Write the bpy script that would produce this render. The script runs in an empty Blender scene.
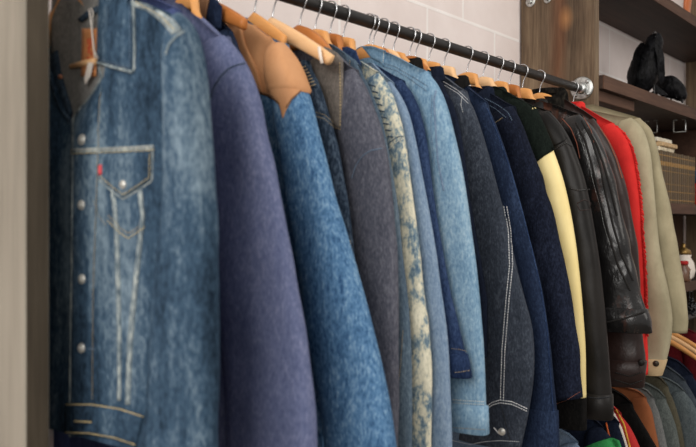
import bpy, math, random
from mathutils import Vector, noise
from mathutils.bvhtree import BVHTree
random.seed(7)
C = bpy.context.scene.collection
TH = math.radians(38.0); CT, ST = math.cos(TH), math.sin(TH)
FP = 838.0; EYE = 1.5
VPX = 348 + FP*math.tan(TH); K = FP/CT
RX, RZ = -1.102, EYE+0.445            # clothes rail
WALLX = -1.32

# ------------------------------------------------------------ measuring helpers
def P(px, py, Y):
    """world x,z of a photo point known to lie in the vertical plane y=Y"""
    q = VPX-px
    s = q*Y*CT/(K-q*ST)
    d = Y*CT+s*ST
    return -s, EYE+(223-py)/FP*d
def proj(x, y, z):
    d = y*CT-x*ST; r = x*CT+y*ST
    return 348+FP*r/d, 223-FP*(z-EYE)/d
def ray(px, py):
    v = Vector((0,0,0))
    r = (px-348)/FP; u = (223-py)/FP
    v = Vector((r*CT-ST, r*ST+CT, u)); v.normalize(); return v
CAM = Vector((0,0,EYE))
def lerp(a,b,t): return a+(b-a)*t
def interp(xs, ys, x):
    if x <= xs[0]: return ys[0]
    if x >= xs[-1]: return ys[-1]
    for i in range(len(xs)-1):
        if x <= xs[i+1]:
            t = (x-xs[i])/(xs[i+1]-xs[i]+1e-9)
            return lerp(ys[i], ys[i+1], t)
def smooth_interp(xs, ys, x):
    """catmull-rom through samples (xs ascending)"""
    n=len(xs)
    if x<=xs[0]: return ys[0]
    if x>=xs[-1]: return ys[-1]
    for i in range(n-1):
        if x<=xs[i+1]:
            h=xs[i+1]-xs[i]; t=(x-xs[i])/h
            def m(k):
                if k<=0: return (ys[1]-ys[0])/(xs[1]-xs[0])
                if k>=n-1: return (ys[-1]-ys[-2])/(xs[-1]-xs[-2])
                return (ys[k+1]-ys[k-1])/(xs[k+1]-xs[k-1])
            m0=m(i)*h; m1=m(i+1)*h
            return (2*t**3-3*t*t+1)*ys[i]+(t**3-2*t*t+t)*m0+(-2*t**3+3*t*t)*ys[i+1]+(t**3-t*t)*m1
def poly_at(pts, t):
    """point on polyline at parameter 0..1 by length"""
    L=[0]
    for a,b in zip(pts,pts[1:]): L.append(L[-1]+math.dist(a,b))
    s=t*L[-1]
    for i in range(len(pts)-1):
        if s<=L[i+1] or i==len(pts)-2:
            k=(s-L[i])/(L[i+1]-L[i]+1e-9)
            return tuple(lerp(p,q,k) for p,q in zip(pts[i],pts[i+1]))

# ------------------------------------------------------------ materials
def lin(c):
    return tuple(((v/255)/12.92 if v/255<=0.04045 else ((v/255+0.055)/1.055)**2.4) for v in c)+(1,)
def newmat(name):
    m=bpy.data.materials.new(name); m.use_nodes=True
    nt=m.node_tree; b=nt.nodes['Principled BSDF']
    return m,nt,b
def nd(nt,t,**kw):
    n=nt.nodes.new(t)
    for k,v in kw.items(): setattr(n,k,v)
    return n
def noise_n(nt, co, scale, stretch=(1,1,1), detail=3, rough=.55, off=0):
    mp=nd(nt,'ShaderNodeMapping'); mp.inputs['Scale'].default_value=stretch; mp.inputs['Location'].default_value=(off,off*.7,off*1.3)
    nt.links.new(co,mp.inputs['Vector'])
    n=nd(nt,'ShaderNodeTexNoise'); n.inputs['Scale'].default_value=scale; n.inputs['Detail'].default_value=detail; n.inputs['Roughness'].default_value=rough
    nt.links.new(mp.outputs[0],n.inputs['Vector']); return n.outputs['Fac']
def math_n(nt,op,a,b=None,clamp=False):
    n=nd(nt,'ShaderNodeMath',operation=op,use_clamp=clamp)
    for i,v in enumerate((a,b)):
        if v is None: continue
        if isinstance(v,(int,float)): n.inputs[i].default_value=v
        else: nt.links.new(v,n.inputs[i])
    return n.outputs[0]
def ramp_n(nt,fac,stops):
    r=nd(nt,'ShaderNodeValToRGB'); e=r.color_ramp.elements
    while len(e)<len(stops): e.new(.5)
    for el,(p,c) in zip(e,stops): el.position=p; el.color=lin(c)
    nt.links.new(fac,r.inputs[0]); return r.outputs[0]
def bump_n(nt,h,strength,dist=.002):
    b=nd(nt,'ShaderNodeBump'); b.inputs['Strength'].default_value=strength; b.inputs['Distance'].default_value=dist
    nt.links.new(h,b.inputs['Height']); return b.outputs[0]
_seed=[0]
def fabric(name, dark, light, fleck=.55, fade=.5, streak=.5, fine=420, rough=.9, bump=.35, mid=None, contrast=1.0):
    """woven cloth: large faded zones, vertical streaks and yarn flecks"""
    _seed[0]+=3.7; o=_seed[0]
    def ds(c,k=.80,q=.95):
        g=.3*c[0]+.59*c[1]+.11*c[2]; return tuple(lerp(g,v,k)*q for v in c)
    dark=ds(dark); light=ds(light); mid=ds(mid) if mid else None
    if fine>200: fine=fine*.72
    m,nt,b=newmat(name); co=nd(nt,'ShaderNodeTexCoord').outputs['Object']
    a=noise_n(nt,co,5,(1,1,.5),3,.55,o)
    s=noise_n(nt,co,22,(1,1,.09),4,.6,o+1)
    f=noise_n(nt,co,fine,(1,1,.45),2,.6,o+2)
    g=noise_n(nt,co,fine*.4,(1,1,.5),2,.6,o+4)
    def c(x,w): return math_n(nt,'MULTIPLY',math_n(nt,'SUBTRACT',x,.5),w*1.9*contrast)
    t=math_n(nt,'ADD',c(a,fade),c(s,streak)); t=math_n(nt,'ADD',t,c(f,fleck*1.75)); t=math_n(nt,'ADD',t,c(g,fleck*1.0))
    t=math_n(nt,'ADD',t,.5,True)
    mid = mid or tuple((x+y)/2 for x,y in zip(dark,light))
    col=ramp_n(nt,t,[(0.0,dark),(.5,mid),(1.0,light)])
    nt.links.new(col,b.inputs['Base Color']); b.inputs['Roughness'].default_value=rough
    b.inputs['Specular IOR Level'].default_value=.08
    nt.links.new(bump_n(nt,math_n(nt,'ADD',f,g),bump*1.6,.002),b.inputs['Normal'])
    return m
def leather(name, dark, light, rough=.36, scale=90, bump=.5, worn=None, spec=None):
    _seed[0]+=3.1; o=_seed[0]
    m,nt,b=newmat(name); co=nd(nt,'ShaderNodeTexCoord').outputs['Object']
    a=noise_n(nt,co,9,(1,1,.6),5,.65,o); g=noise_n(nt,co,scale,(1,1,.8),4,.6,o+2)
    stops=[(.25,dark),(.62,light)]
    if worn: stops.append((.74,worn))
    col=ramp_n(nt,a,stops); nt.links.new(col,b.inputs['Base Color'])
    b.inputs['Roughness'].default_value=rough; b.inputs['Specular IOR Level'].default_value=spec if spec is not None else (.36 if rough<.45 else .2)
    nt.links.new(bump_n(nt,g,bump*.55,.002),b.inputs['Normal'])
    return m
def plain(name,c,rough=.6,metal=0,var=.12,scale=60):
    _seed[0]+=1.3
    m,nt,b=newmat(name); co=nd(nt,'ShaderNodeTexCoord').outputs['Object']
    f=noise_n(nt,co,scale,(1,1,1),3,.5,_seed[0])
    lo=tuple(max(0,v*(1-var)) for v in c); hi=tuple(min(255,v*(1+var)) for v in c)
    nt.links.new(ramp_n(nt,f,[(.3,lo),(.7,hi)]),b.inputs['Base Color'])
    b.inputs['Roughness'].default_value=rough; b.inputs['Metallic'].default_value=metal
    return m
def wood(name,dark,mid,light,axis='z',rough=.7,scale=1.0,bump=.4,line=1.0):
    _seed[0]+=2.3; o=_seed[0]
    m,nt,b=newmat(name); co=nd(nt,'ShaderNodeTexCoord').outputs['Object']
    st={'z':(1,1,.05),'y':(1,.05,1),'x':(.05,1,1)}[axis]
    st2={'z':(1,1,.25),'y':(1,.25,1),'x':(.25,1,1)}[axis]
    g=noise_n(nt,co,60*scale,st,5,.65,o); p=noise_n(nt,co,6*scale,st2,3,.6,o+5); f=noise_n(nt,co,260*scale,st,2,.6,o+9)
    t=math_n(nt,'ADD',math_n(nt,'MULTIPLY',g,.45*line),math_n(nt,'MULTIPLY',p,.75)); t=math_n(nt,'ADD',t,math_n(nt,'MULTIPLY',f,.25*line))
    t=math_n(nt,'SUBTRACT',t,.35*line-.1,False)
    col=ramp_n(nt,t,[(.28,dark),(.5,mid),(.72,light)]); nt.links.new(col,b.inputs['Base Color'])
    if name=='weathered_plank':
        sx=nd(nt,'ShaderNodeSeparateXYZ'); nt.links.new(co,sx.inputs[0])
        wob=math_n(nt,'MULTIPLY',math_n(nt,'SUBTRACT',p,.5),.09)
        dx=math_n(nt,'ABSOLUTE',math_n(nt,'ADD',math_n(nt,'ADD',sx.outputs[0],.012),wob))
        k1=math_n(nt,'SUBTRACT',1,math_n(nt,'DIVIDE',dx,.035),True)
        dz=math_n(nt,'DIVIDE',math_n(nt,'ABSOLUTE',math_n(nt,'SUBTRACT',sx.outputs[2],2.185)),.05)
        d2=math_n(nt,'DIVIDE',math_n(nt,'ABSOLUTE',math_n(nt,'SUBTRACT',sx.outputs[0],.02)),.03)
        k2=math_n(nt,'SUBTRACT',1,math_n(nt,'SQRT',math_n(nt,'ADD',math_n(nt,'MULTIPLY',dz,dz),math_n(nt,'MULTIPLY',d2,d2))),True)
        mx=nd(nt,'ShaderNodeMix',data_type='RGBA'); nt.links.new(math_n(nt,'MULTIPLY',k1,.5),mx.inputs[0]); nt.links.new(col,mx.inputs[6]); mx.inputs[7].default_value=lin((124,78,52))
        m2=nd(nt,'ShaderNodeMix',data_type='RGBA'); nt.links.new(math_n(nt,'MULTIPLY',k2,.4),m2.inputs[0]); nt.links.new(mx.outputs[2],m2.inputs[6]); m2.inputs[7].default_value=lin((214,150,92))
        nt.links.new(m2.outputs[2],b.inputs['Base Color'])
    b.inputs['Roughness'].default_value=rough; b.inputs['Specular IOR Level'].default_value=.25
    nt.links.new(bump_n(nt,g,bump,.002),b.inputs['Normal'])
    return m

M={}
M['trucker']=fabric('faded_denim_weathered',(14,30,48),(126,150,166),fleck=.26,fade=.6,streak=.75,mid=(56,84,110),fine=300)
M['trucker_seam']=fabric('worn_seam_denim',(84,104,118),(190,198,192),fleck=.6,fade=.4,streak=.2,fine=260)
M['trucker_in']=fabric('denim_inside',(112,112,112),(176,172,164),fleck=.4)
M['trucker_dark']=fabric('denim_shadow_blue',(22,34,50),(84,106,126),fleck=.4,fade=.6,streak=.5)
M['chore']=fabric('washed_indigo_canvas',(76,88,132),(136,142,180),fleck=.34,fade=.3,streak=.2,mid=(102,112,154),fine=340)
M['plainblue']=fabric('bright_blue_cloth',(52,66,118),(88,104,158),fleck=.3)
M['navy']=fabric('navy_cloth',(14,20,36),(36,46,70),fleck=.35)
M['bright']=fabric('bright_blue_denim',(40,84,134),(146,186,218),fleck=.45,fade=.45,streak=.25,mid=(84,134,182),fine=330)
M['tan']=leather('tan_leather',(172,116,74),(204,150,106),rough=.6,scale=140,bump=.25)
M['brownleather']=leather('dull_brown_leather',(96,66,46),(134,98,70),rough=.6)
M['dark4']=fabric('dark_indigo_denim',(22,34,48),(84,102,122),fleck=.5,fade=.4,streak=.3,mid=(42,58,78),fine=330)
M['grey5']=fabric('grey_violet_denim',(60,62,78),(124,124,136),fleck=.36,fade=.3,streak=.15,mid=(90,92,106),fine=360)
M['cord']=fabric('grey_brown_corduroy',(92,84,78),(140,130,120),fleck=.4,fade=.3,streak=.3)
M['slate6']=fabric('slate_blue_denim',(58,78,98),(116,138,154),fleck=.4,mid=(84,106,126))
def acid_mat():
    m,nt,b=newmat('acid_washed_denim'); co=nd(nt,'ShaderNodeTexCoord').outputs['Object']
    a=noise_n(nt,co,26,(1,1,.55),5,.75,5); f=noise_n(nt,co,190,(1,1,.5),2,.6,8)
    t=math_n(nt,'ADD',a,math_n(nt,'MULTIPLY',math_n(nt,'SUBTRACT',f,.5),.35))
    nt.links.new(ramp_n(nt,t,[(.36,(72,100,124)),(.46,(128,146,152)),(.54,(204,200,178)),(.68,(232,226,202))]),b.inputs['Base Color'])
    b.inputs['Roughness'].default_value=.9; nt.links.new(bump_n(nt,f,.5,.002),b.inputs['Normal']); return m
M['acid']=acid_mat()
M['light8']=fabric('pale_blue_denim',(92,122,158),(152,176,202),fleck=.4,fade=.3,streak=.2,mid=(122,150,182),fine=380)
M['royal9']=fabric('deep_blue_denim',(20,36,70),(60,84,128),fleck=.4,mid=(36,56,96))
M['light10']=fabric('light_blue_denim',(82,128,166),(166,198,216),fleck=.4,fade=.5,streak=.4,mid=(122,164,196),fine=360)
M['char']=fabric('charcoal_denim',(36,42,52),(96,104,118),fleck=.35,fade=.5,streak=.15,mid=(60,68,82),fine=420)
M['indigo12']=fabric('indigo_denim',(16,26,48),(54,74,110),fleck=.3,fade=.5,streak=.5,mid=(30,44,72))
M['indigo13']=fabric('raw_indigo_denim',(12,16,28),(40,48,72),fleck=.4,fade=.4,streak=.3,mid=(22,28,46))
M['varsity']=fabric('black_green_wool',(10,17,14),(30,40,34),fleck=.4)
M['varsityblack']=leather('matte_black_leather',(10,10,10),(26,24,23),rough=.45,spec=.18)
M['cream']=leather('cream_leather',(226,202,132),(244,224,162),rough=.5,scale=60,bump=.25)
M['rib']=fabric('black_ribbed_knit',(10,10,10),(30,28,27),fleck=.5,streak=1.2)
M['black15']=leather('smooth_black_leather',(12,11,11),(32,29,27),rough=.4,scale=60,bump=.6,spec=.2)
M['black16']=leather('creased_black_leather',(11,10,11),(28,27,27),rough=.25,scale=44,bump=1.9,worn=(84,50,38),spec=.42)
M['brown17']=leather('dark_brown_leather',(24,16,16),(50,34,30),rough=.34,scale=40,bump=1.5,worn=(118,62,44),spec=.28)
M['fur']=fabric('black_pile',(14,13,12),(44,40,34),fleck=.9,fine=140,bump=1)
M['red18']=leather('red_suede',(168,26,26),(218,48,44),rough=.8,scale=120,bump=.3)
M['suede']=leather('beige_suede',(134,126,102),(172,163,136),rough=.9,scale=120,bump=.3)
M['suede2']=leather('khaki_suede',(124,116,92),(164,154,126),rough=.9,scale=120,bump=.4)
M['suedecuff']=leather('pale_tan_suede',(170,146,110),(200,176,138),rough=.9)
M['stitch']=plain('cream_thread',(206,204,192),.8)
M['stitch_tan']=plain('tan_thread',(158,140,108),.8)
M['stitch_gold']=plain('gold_thread',(196,176,126),.8)
M['stitch_white']=plain('white_thread',(232,234,236),.8)
M['stitch_dim']=plain('dim_blue_thread',(92,110,130),.8)
M['stitch_dark']=plain('dark_thread',(24,26,32),.8)
M['rust']=plain('rust_edge',(128,70,48),.6)
M['steel']=plain('chrome_wire',(208,208,210),.2,1,.05)
M['zinc']=plain('galvanised_steel',(176,178,176),.36,1,.15,90)
M['button']=plain('silver_button',(214,212,204),.35,.55,.08)
M['darkbutton']=plain('dark_snap',(64,56,46),.35,.5)
M['copper']=plain('copper_rivet',(190,130,100),.4,.6)
M['iron']=plain('black_iron_pipe',(15,12,10),.5,.0,.25,80)
M['hanger']=wood('honey_wood',(198,132,70),(224,158,92),(238,182,122),'x',.42,.6,.1,.5)
M['hanger_dark']=wood('amber_wood',(160,92,40),(192,120,62),(214,146,88),'x',.4,.6,.1,.5)
M['hanger_pale']=wood('pale_wood',(224,172,118),(238,192,142),(246,210,168),'x',.45,.6,.1,.5)
M['plank']=wood('weathered_plank',(50,38,29),(106,88,70),(152,132,106),'z',.75,.9)
M['plank_near']=wood('weathered_grey_plank',(98,92,82),(138,131,119),(160,153,140),'z',.8,.7,.2,.5)
M['plank_side_shade']=wood('shaded_plank_side',(44,37,30),(76,67,55),(100,90,76),'z',.8,.9,.2,.7)  # same near plank, room-facing side coloured darker to paint in its shade
M['shelf']=wood('dark_stained_shelf',(34,26,22),(58,44,38),(84,64,52),'y',.6,.7)
M['shelf_edge']=wood('brown_shelf_edge',(52,36,28),(80,57,45),(104,76,60),'y',.7,.7)
M['panel']=wood('dark_back_panel',(46,32,24),(70,50,38),(92,68,52),'z',.7,.7)
M['tag']=plain('white_card',(236,226,214),.7,0,.03)
M['patch']=plain('orange_tan_leather_patch',(206,136,82),.6,0,.08)
M['redink']=plain('red_ink',(196,48,40),.6)
M['redtab']=plain('red_tab',(214,78,84),.7)
M['raven']=fabric('black_feathers',(3,3,4),(34,34,38),fleck=.6,fine=90,rough=.4,bump=1)  # lighter grey tone paints highlights into the feather colour
M['beak']=plain('raven_beak',(34,32,32),.3)
M['pebble']=plain('grey_pebble',(150,136,124),.8,0,.3)

def wall_mat():
    m,nt,b=newmat('painted_block'); tc=nd(nt,'ShaderNodeTexCoord').outputs['Object']
    sep=nd(nt,'ShaderNodeSeparateXYZ'); nt.links.new(tc,sep.inputs[0])
    cmb=nd(nt,'ShaderNodeCombineXYZ'); nt.links.new(sep.outputs[1],cmb.inputs[0]); nt.links.new(sep.outputs[2],cmb.inputs[1])
    mp=nd(nt,'ShaderNodeMapping'); nt.links.new(cmb.outputs[0],mp.inputs[0])
    # joints: course line at z=EYE+.631 ; upright joints at y=2.065+.41k in the course below it
    bw,bh=.41,.2
    mp.inputs['Location'].default_value=(-(2.065-bw*4.5)+.0, -(EYE+.631-bh*11)+.0,0)
    br=nd(nt,'ShaderNodeTexBrick'); nt.links.new(mp.outputs[0],br.inputs['Vector'])
    br.inputs['Scale'].default_value=1; br.inputs['Brick Width'].default_value=bw; br.inputs['Row Height'].default_value=bh
    br.inputs['Mortar Size'].default_value=.006; br.inputs['Mortar Smooth'].default_value=.5
    br.offset=.5
    br.inputs['Color1'].default_value=lin((240,229,225)); br.inputs['Color2'].default_value=lin((238,226,222)); br.inputs['Mortar'].default_value=lin((250,245,242))
    n=noise_n(nt,tc,8,(1,1,1),4)
    mx=nd(nt,'ShaderNodeMix',data_type='RGBA',blend_type='MULTIPLY'); mx.inputs[0].default_value=.5
    nt.links.new(br.outputs['Color'],mx.inputs[6]); nt.links.new(ramp_n(nt,n,[(.3,(236,232,230)),(.7,(255,255,255))]),mx.inputs[7])
    nt.links.new(mx.outputs[2],b.inputs['Base Color']); b.inputs['Roughness'].default_value=.75
    n2=noise_n(nt,tc,120,(1,1,1),3)
    h=math_n(nt,'ADD',math_n(nt,'MULTIPLY',n2,.25),math_n(nt,'MULTIPLY',br.outputs['Fac'],.6))
    nt.links.new(bump_n(nt,h,.35,.003),b.inputs['Normal'])
    return m
M['wall']=wall_mat()
M['floor']=plain('grey_concrete',(120,112,104),.7,0,.15,6)

# ------------------------------------------------------------ object helpers
def root(name,label,cat,loc,group=None):
    o=bpy.data.objects.new(name,None); C.objects.link(o); o.location=loc; o.empty_display_size=.05
    o['label']=label; o['category']=cat
    if group: o['group']=group
    return o
def mesh(name, V, F, mat, parent=None, smooth=True, label=None, origin=None):
    """V in world metres; stored relative to the top-level root"""
    base=Vector((0,0,0))
    if parent is not None:
        p=parent
        while p: base+=Vector(p.location); p=p.parent
    loc=Vector((0,0,0))
    if parent is None and origin is not None: loc=Vector(origin)
    me=bpy.data.meshes.new(name); me.from_pydata([Vector(v)-base-loc for v in V],[],F); me.update()
    if smooth: me.shade_smooth()
    me.materials.append(M[mat] if isinstance(mat,str) else mat)
    o=bpy.data.objects.new(name,me); C.objects.link(o); o.location=loc
    if parent: o.parent=parent
    if label: o['label']=label
    return o
def tagobj(o,label,cat,group=None,kind=None):
    o['label']=label; o['category']=cat
    if group: o['group']=group
    if kind: o['kind']=kind
    return o
class MB:
    def __init__(s): s.V=[]; s.F=[]
    def add(s,V,F):
        n=len(s.V); s.V+= [tuple(v) for v in V]; s.F+=[tuple(i+n for i in f) for f in F]
    def box(s,a,b,ch=0.0):
        x0,y0,z0=a; x1,y1,z1=b
        if ch<=0:
            s.add([(x0,y0,z0),(x1,y0,z0),(x1,y1,z0),(x0,y1,z0),(x0,y0,z1),(x1,y0,z1),(x1,y1,z1),(x0,y1,z1)],
              [(0,3,2,1),(4,5,6,7),(0,1,5,4),(1,2,6,5),(2,3,7,6),(3,0,4,7)])
        else:   # chamfered along all edges: stack of inset rings
            def rg(z,i): return [(x0+i,y0+ch,z),(x0+ch,y0+i,z),(x1-ch,y0+i,z),(x1-i,y0+ch,z),(x1-i,y1-ch,z),(x1-ch,y1-i,z),(x0+ch,y1-i,z),(x0+i,y1-ch,z)]
            def rin(z): return [(x0+ch,y0+ch,z)]*2+[(x1-ch,y0+ch,z)]*2+[(x1-ch,y1-ch,z)]*2+[(x0+ch,y1-ch,z)]*2
            r=[rin(z0),rg(z0+ch,0),rg(z1-ch,0),rin(z1)]
            V=[v for q in r for v in q]; F=[]
            for k in range(3):
                for i in range(8):
                    j=(i+1)%8; F.append((k*8+i,k*8+j,(k+1)*8+j,(k+1)*8+i))
            F.append((0,6,4,2)); F.append((24,26,28,30))
            s.add(V,F)
    def tube(s,pts,r,n=10,cap=True):
        pts=[Vector(p) for p in pts]; rs=r if isinstance(r,(list,tuple)) else [r]*len(pts)
        V=[];F=[]; prev=None
        for i,p in enumerate(pts):
            t=(pts[min(i+1,len(pts)-1)]-pts[max(i-1,0)]).normalized()
            if prev is None:
                u=t.orthogonal().normalized()
            else:
                u=(prev-t*prev.dot(t)).normalized()
            prev=u; w=t.cross(u)
            for k in range(n):
                a=2*math.pi*k/n; V.append(p+(u*math.cos(a)+w*math.sin(a))*rs[i])
        for i in range(len(pts)-1):
            for k in range(n):
                j=(k+1)%n; F.append((i*n+k,i*n+j,(i+1)*n+j,(i+1)*n+k))
        if cap: F.append(tuple(range(n-1,-1,-1))); F.append(tuple((len(pts)-1)*n+k for k in range(n)))
        s.add(V,F)
    def disc(s,c,axis,r,h,n=24,dome=.3):
        c=Vector(c); ax=Vector(axis).normalized(); u=ax.orthogonal().normalized(); w=ax.cross(u)
        prof=[(r,0),(r,h*.7),(r*.88,h),(r*.4,h*(1+dome*.2))]
        V=[];F=[]
        for rr,hh in prof:
            for k in range(n):
                a=2*math.pi*k/n; V.append(c+ax*hh+(u*math.cos(a)+w*math.sin(a))*rr)
        for i in range(3):
            for k in range(n):
                j=(k+1)%n; F.append((i*n+k,i*n+j,(i+1)*n+j,(i+1)*n+k))
        F.append(tuple(3*n+k for k in range(n))); s.add(V,F)
    def lathe(s,c,prof,n=20):
        V=[];F=[]
        for rr,hh in prof:
            for k in range(n):
                a=2*math.pi*k/n; V.append((c[0]+rr*math.cos(a),c[1]+rr*math.sin(a),c[2]+hh))
        m=len(prof)
        for i in range(m-1):
            for k in range(n):
                j=(k+1)%n; F.append((i*n+k,i*n+j,(i+1)*n+j,(i+1)*n+k))
        F.append(tuple(range(n-1,-1,-1))); F.append(tuple((m-1)*n+k for k in range(n))); s.add(V,F)
    def grid(s,rows,closed=False):
        n=len(rows[0]); V=[v for r in rows for v in r]; F=[]
        for i in range(len(rows)-1):
            for k in range(n if closed else n-1):
                j=(k+1)%n; F.append((i*n+k,i*n+j,(i+1)*n+j,(i+1)*n+k))
        s.add(V,F)
    def build(s,name,mat,parent=None,smooth=True,label=None,origin=None):
        return mesh(name,s.V,s.F,mat,parent,smooth,label,origin)

def wr(x,y,z,amp,seed,zs=2.2,xs=14):
    """hanging-cloth relief: long vertical folds plus softer rumples"""
    a=noise.noise(Vector((x*xs+seed,y*xs,z*zs+seed*.3)))
    b=noise.noise(Vector((x*26+seed*2,y*26+7,z*11+seed)))
    c=noise.noise(Vector((x*9+z*16+seed*3,y*9,z*7-x*9)))
    return amp*(a*1.0+b*.35+c*.45)

# ------------------------------------------------------------ a hanging garment
class Garment:
    def __init__(g,name,label,cat,Y,top,sil,mat,hem,a=.07,b=.026,a_top=.05,amp=.004,seed=0,group=None,
                 body_mat=None,sleeve_mat=None,T=.02,nx=RX,dy=-.012,crease=0,side=.19,neckz=None,cut=0,agrow=.28,hemx=None,vneck=None,twist=0):
        g.Y=Y; g.seed=seed; g.amp=amp; g.mat=mat; g.nx=nx; g.parts=[]; g.crease=crease
        g.r=root(name,label,cat,(nx,Y,EYE-.2),group)
        T3=[P(px,py,Y) for px,py in top]
        # silhouette -> sleeve outer line
        g.b=b; yc=Y+dy; g.yc=yc
        zs=[];xo=[]
        for i,(px,py) in enumerate(sil):
            lo,hi=-1.5,-.3
            for _ in range(30):
                cx=(lo+hi)/2
                d=yc*CT-(cx)*ST; z=EYE+(223-py)/FP*d
                mx=max(proj(cx+a*math.cos(t),yc+b*math.sin(t),z)[0] for t in (-1.4,-1.1,-.8,-.5,-.25,0,.2))
                if mx<px: lo=cx
                else: hi=cx
            zs.append(z); xo.append(cx+a)
        g.zs=zs[::-1]; g.xo=xo[::-1]
        g.ztop=zs[0]; g.zbot=zs[-1]; g.a=a; g.a_top=a_top; g.agrow=agrow
        # body top line
        xsh=min(xo[0],nx+.23)
        tx=[nx-.19]+[nx-.10]+[nx-.03]; zn=neckz if neckz else T3[0][1]+.0
        tz=[zn-.13,zn-.055,zn-.004]
        for x,z in T3:
            if x>tx[-1]+.006: tx.append(x); tz.append(z)
        if xsh>tx[-1]+.005: tx.append(xsh); tz.append(zs[0])
        g.tx,g.tz=tx,tz
        g.T=T; x0=tx[0]; x1=tx[-1]
        hemz=hem; NX,NZ=30,44
        hx1=hemx if hemx else nx+side
        def bpt(i,j,sg):
            s=i/NX; v=j/NZ
            xt=lerp(x0,x1,s); zt=interp(tx,tz,xt)
            if vneck and sg<0: zt=min(zt,interp(vneck[0],vneck[1],xt))
            xb=lerp(nx-.19,hx1,s); vv=v**.8
            x=lerp(xt,xb,min(1,vv*1.2)); z=lerp(zt,hemz,v)
            e=2*s-1; th=T*max(.12,(1-abs(e)**4))**.5*(.5+.5*min(1,v*6))
            th=th+wr(x,0 if sg<0 else 3,z,amp*.9,seed+11,2.0,20)*min(1,(1-abs(e))*5)*min(1,v*4)
            return (x,Y+sg*max(th,.002),z)
        g.bpt=bpt
        mb=MB()
        fr=[[bpt(i,j,-1) for i in range(NX+1)] for j in range(NZ+1)]
        bk=[[bpt(i,j,1) for i in range(NX,-1,-1)] for j in range(NZ+1)]
        if vneck:
            mb.grid([r[::-1] for r in fr]); mb.grid([r[::-1] for r in bk])
        else:
            rows=[ (f+b2)[::-1] for f,b2 in zip(fr,bk)]
            mb.grid(rows,True)
            # close top
            n=NX+1; N=2*n
            tops=[(k,N-1-k) for k in range(n)]
            for k in range(n-1):
                mb.F.append((k,k+1,N-2-k,N-1-k))
        g.body=mb.build('body',body_mat or mat,g.r); g.keep(mb)
        # sleeves
        g.sleeve=g.make_sleeve(sleeve_mat or mat,cut)
        # wall-side sleeve: narrower, pressed by the wall
        mb=MB(); rows=[]; N=20
        zt=tz[1]-.02
        for j in range(26):
            v=j/25; z=lerp(zt,max(g.zbot,hem-.15),v); aa=.035*math.sqrt(min(1,(v+.01)*8)); cx=nx-.168+.0*v
            rows.append([(cx+aa*math.cos(t*2*math.pi/N),Y+.8*b*math.sqrt(min(1,(v+.01)*8))*math.sin(t*2*math.pi/N)+wr(t*.02,0,z,amp,seed+40)*.6,z) for t in range(N)][::-1])
        mb.grid(rows,True); mb.F.append(tuple(range(N))[::-1]); mb.build('sleeve',sleeve_mat or mat,g.r)
    def keep(g,mb):
        g.parts.append(BVHTree.FromPolygons([Vector(v) for v in mb.V],mb.F))
    def xout(g,z): return smooth_interp(g.zs,g.xo,z)
    def spt(g,t,z,out=0):
        """sleeve surface: t angle, z height"""
        L=g.ztop-g.zbot; k=(g.ztop-z)
        dome=math.sqrt(max(0,1-(1-min(1,k/.07))**2))
        aw=lerp(g.a_top,g.a,min(1,k/g.agrow)); aa=max(.004,aw*dome)
        bb=max(.003,g.b*min(1,dome))
        cx=g.xout(z)-aa
        c,s=math.cos(t),math.sin(t)
        ex=abs(c)**.85*(1 if c>0 else -1); ey=abs(s)**.85*(1 if s>0 else -1)
        x=cx+aa*ex; y=g.yc+bb*ey
        w=wr(x,y,z,g.amp,g.seed)*dome*(.25+.75*min(1,abs(s)*1.5))
        if g.crease:
            q=math.sin(z*g.crease*3+math.sin(x*40+g.seed)*1.2+6*noise.noise(Vector((x*8,y*8+g.seed,z*5))))
            w+=(.0034 if g.crease>8 else .0024)*q*dome
        y+= (w+out)*(1 if s>0 else -1)*min(1,abs(s)*2+.15); x+=(w*.35+out)*c
        return (x,y,z)
    def make_sleeve(g,mat,cut):
        mb=MB(); N=36; R=70; rows=[]
        for j in range(R+1):
            v=j/R; v=v**1.15
            z=lerp(g.ztop,g.zbot,v)
            row=[]
            for k in range(N):
                t=2*math.pi*k/N
                zz=z
                if v>.8: zz=z+cut*math.cos(t)*(v-.8)/.2
                x,y,_=g.spt(t,z); row.append((x,y,zz))
            rows.append(row[::-1])
        # turned-in end
        last=rows[-1]; cx=sum(p[0] for p in last)/N; cy=sum(p[1] for p in last)/N
        rows.append([(lerp(cx,p[0],.86),lerp(cy,p[1],.8),p[2]+.001) for p in last])
        rows.append([(lerp(cx,p[0],.8),lerp(cy,p[1],.7),p[2]+.05) for p in last])
        mb.grid(rows,True); n=len(mb.V); mb.F.append(tuple(range(n-N,n))); mb.F.append(tuple(range(N))[::-1])
        o=mb.build('sleeve',mat,g.r); g.keep(mb); return o
    def cuff(g,z0,z1,mat,out=.004,name='cuff',rib=0):
        """band around the sleeve between heights z0>z1"""
        mb=MB(); N=48; rows=[]
        for k,(z,o) in enumerate([(z0,.0005),(z0-.002,out),(lerp(z0,z1,.5),out),(z1+.002,out),(z1,out*.4),(z1+.004,-.004),(z1+.02,-.006)]):
            row=[]
            for q in range(N):
                t=2*math.pi*q/N; rr=o+(rib*math.sin(q*math.pi) if rib else 0)
                zz=max(z,g.zbot)
                x,y,_=g.spt(t,zz,rr); row.append((x,y,z))
            rows.append(row[::-1])
        mb.grid(rows,True); n=len(mb.V); mb.F.append(tuple(range(n-N,n)))
        o=mb.build(name,mat,g.sleeve); g.keep(mb); return o
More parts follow.
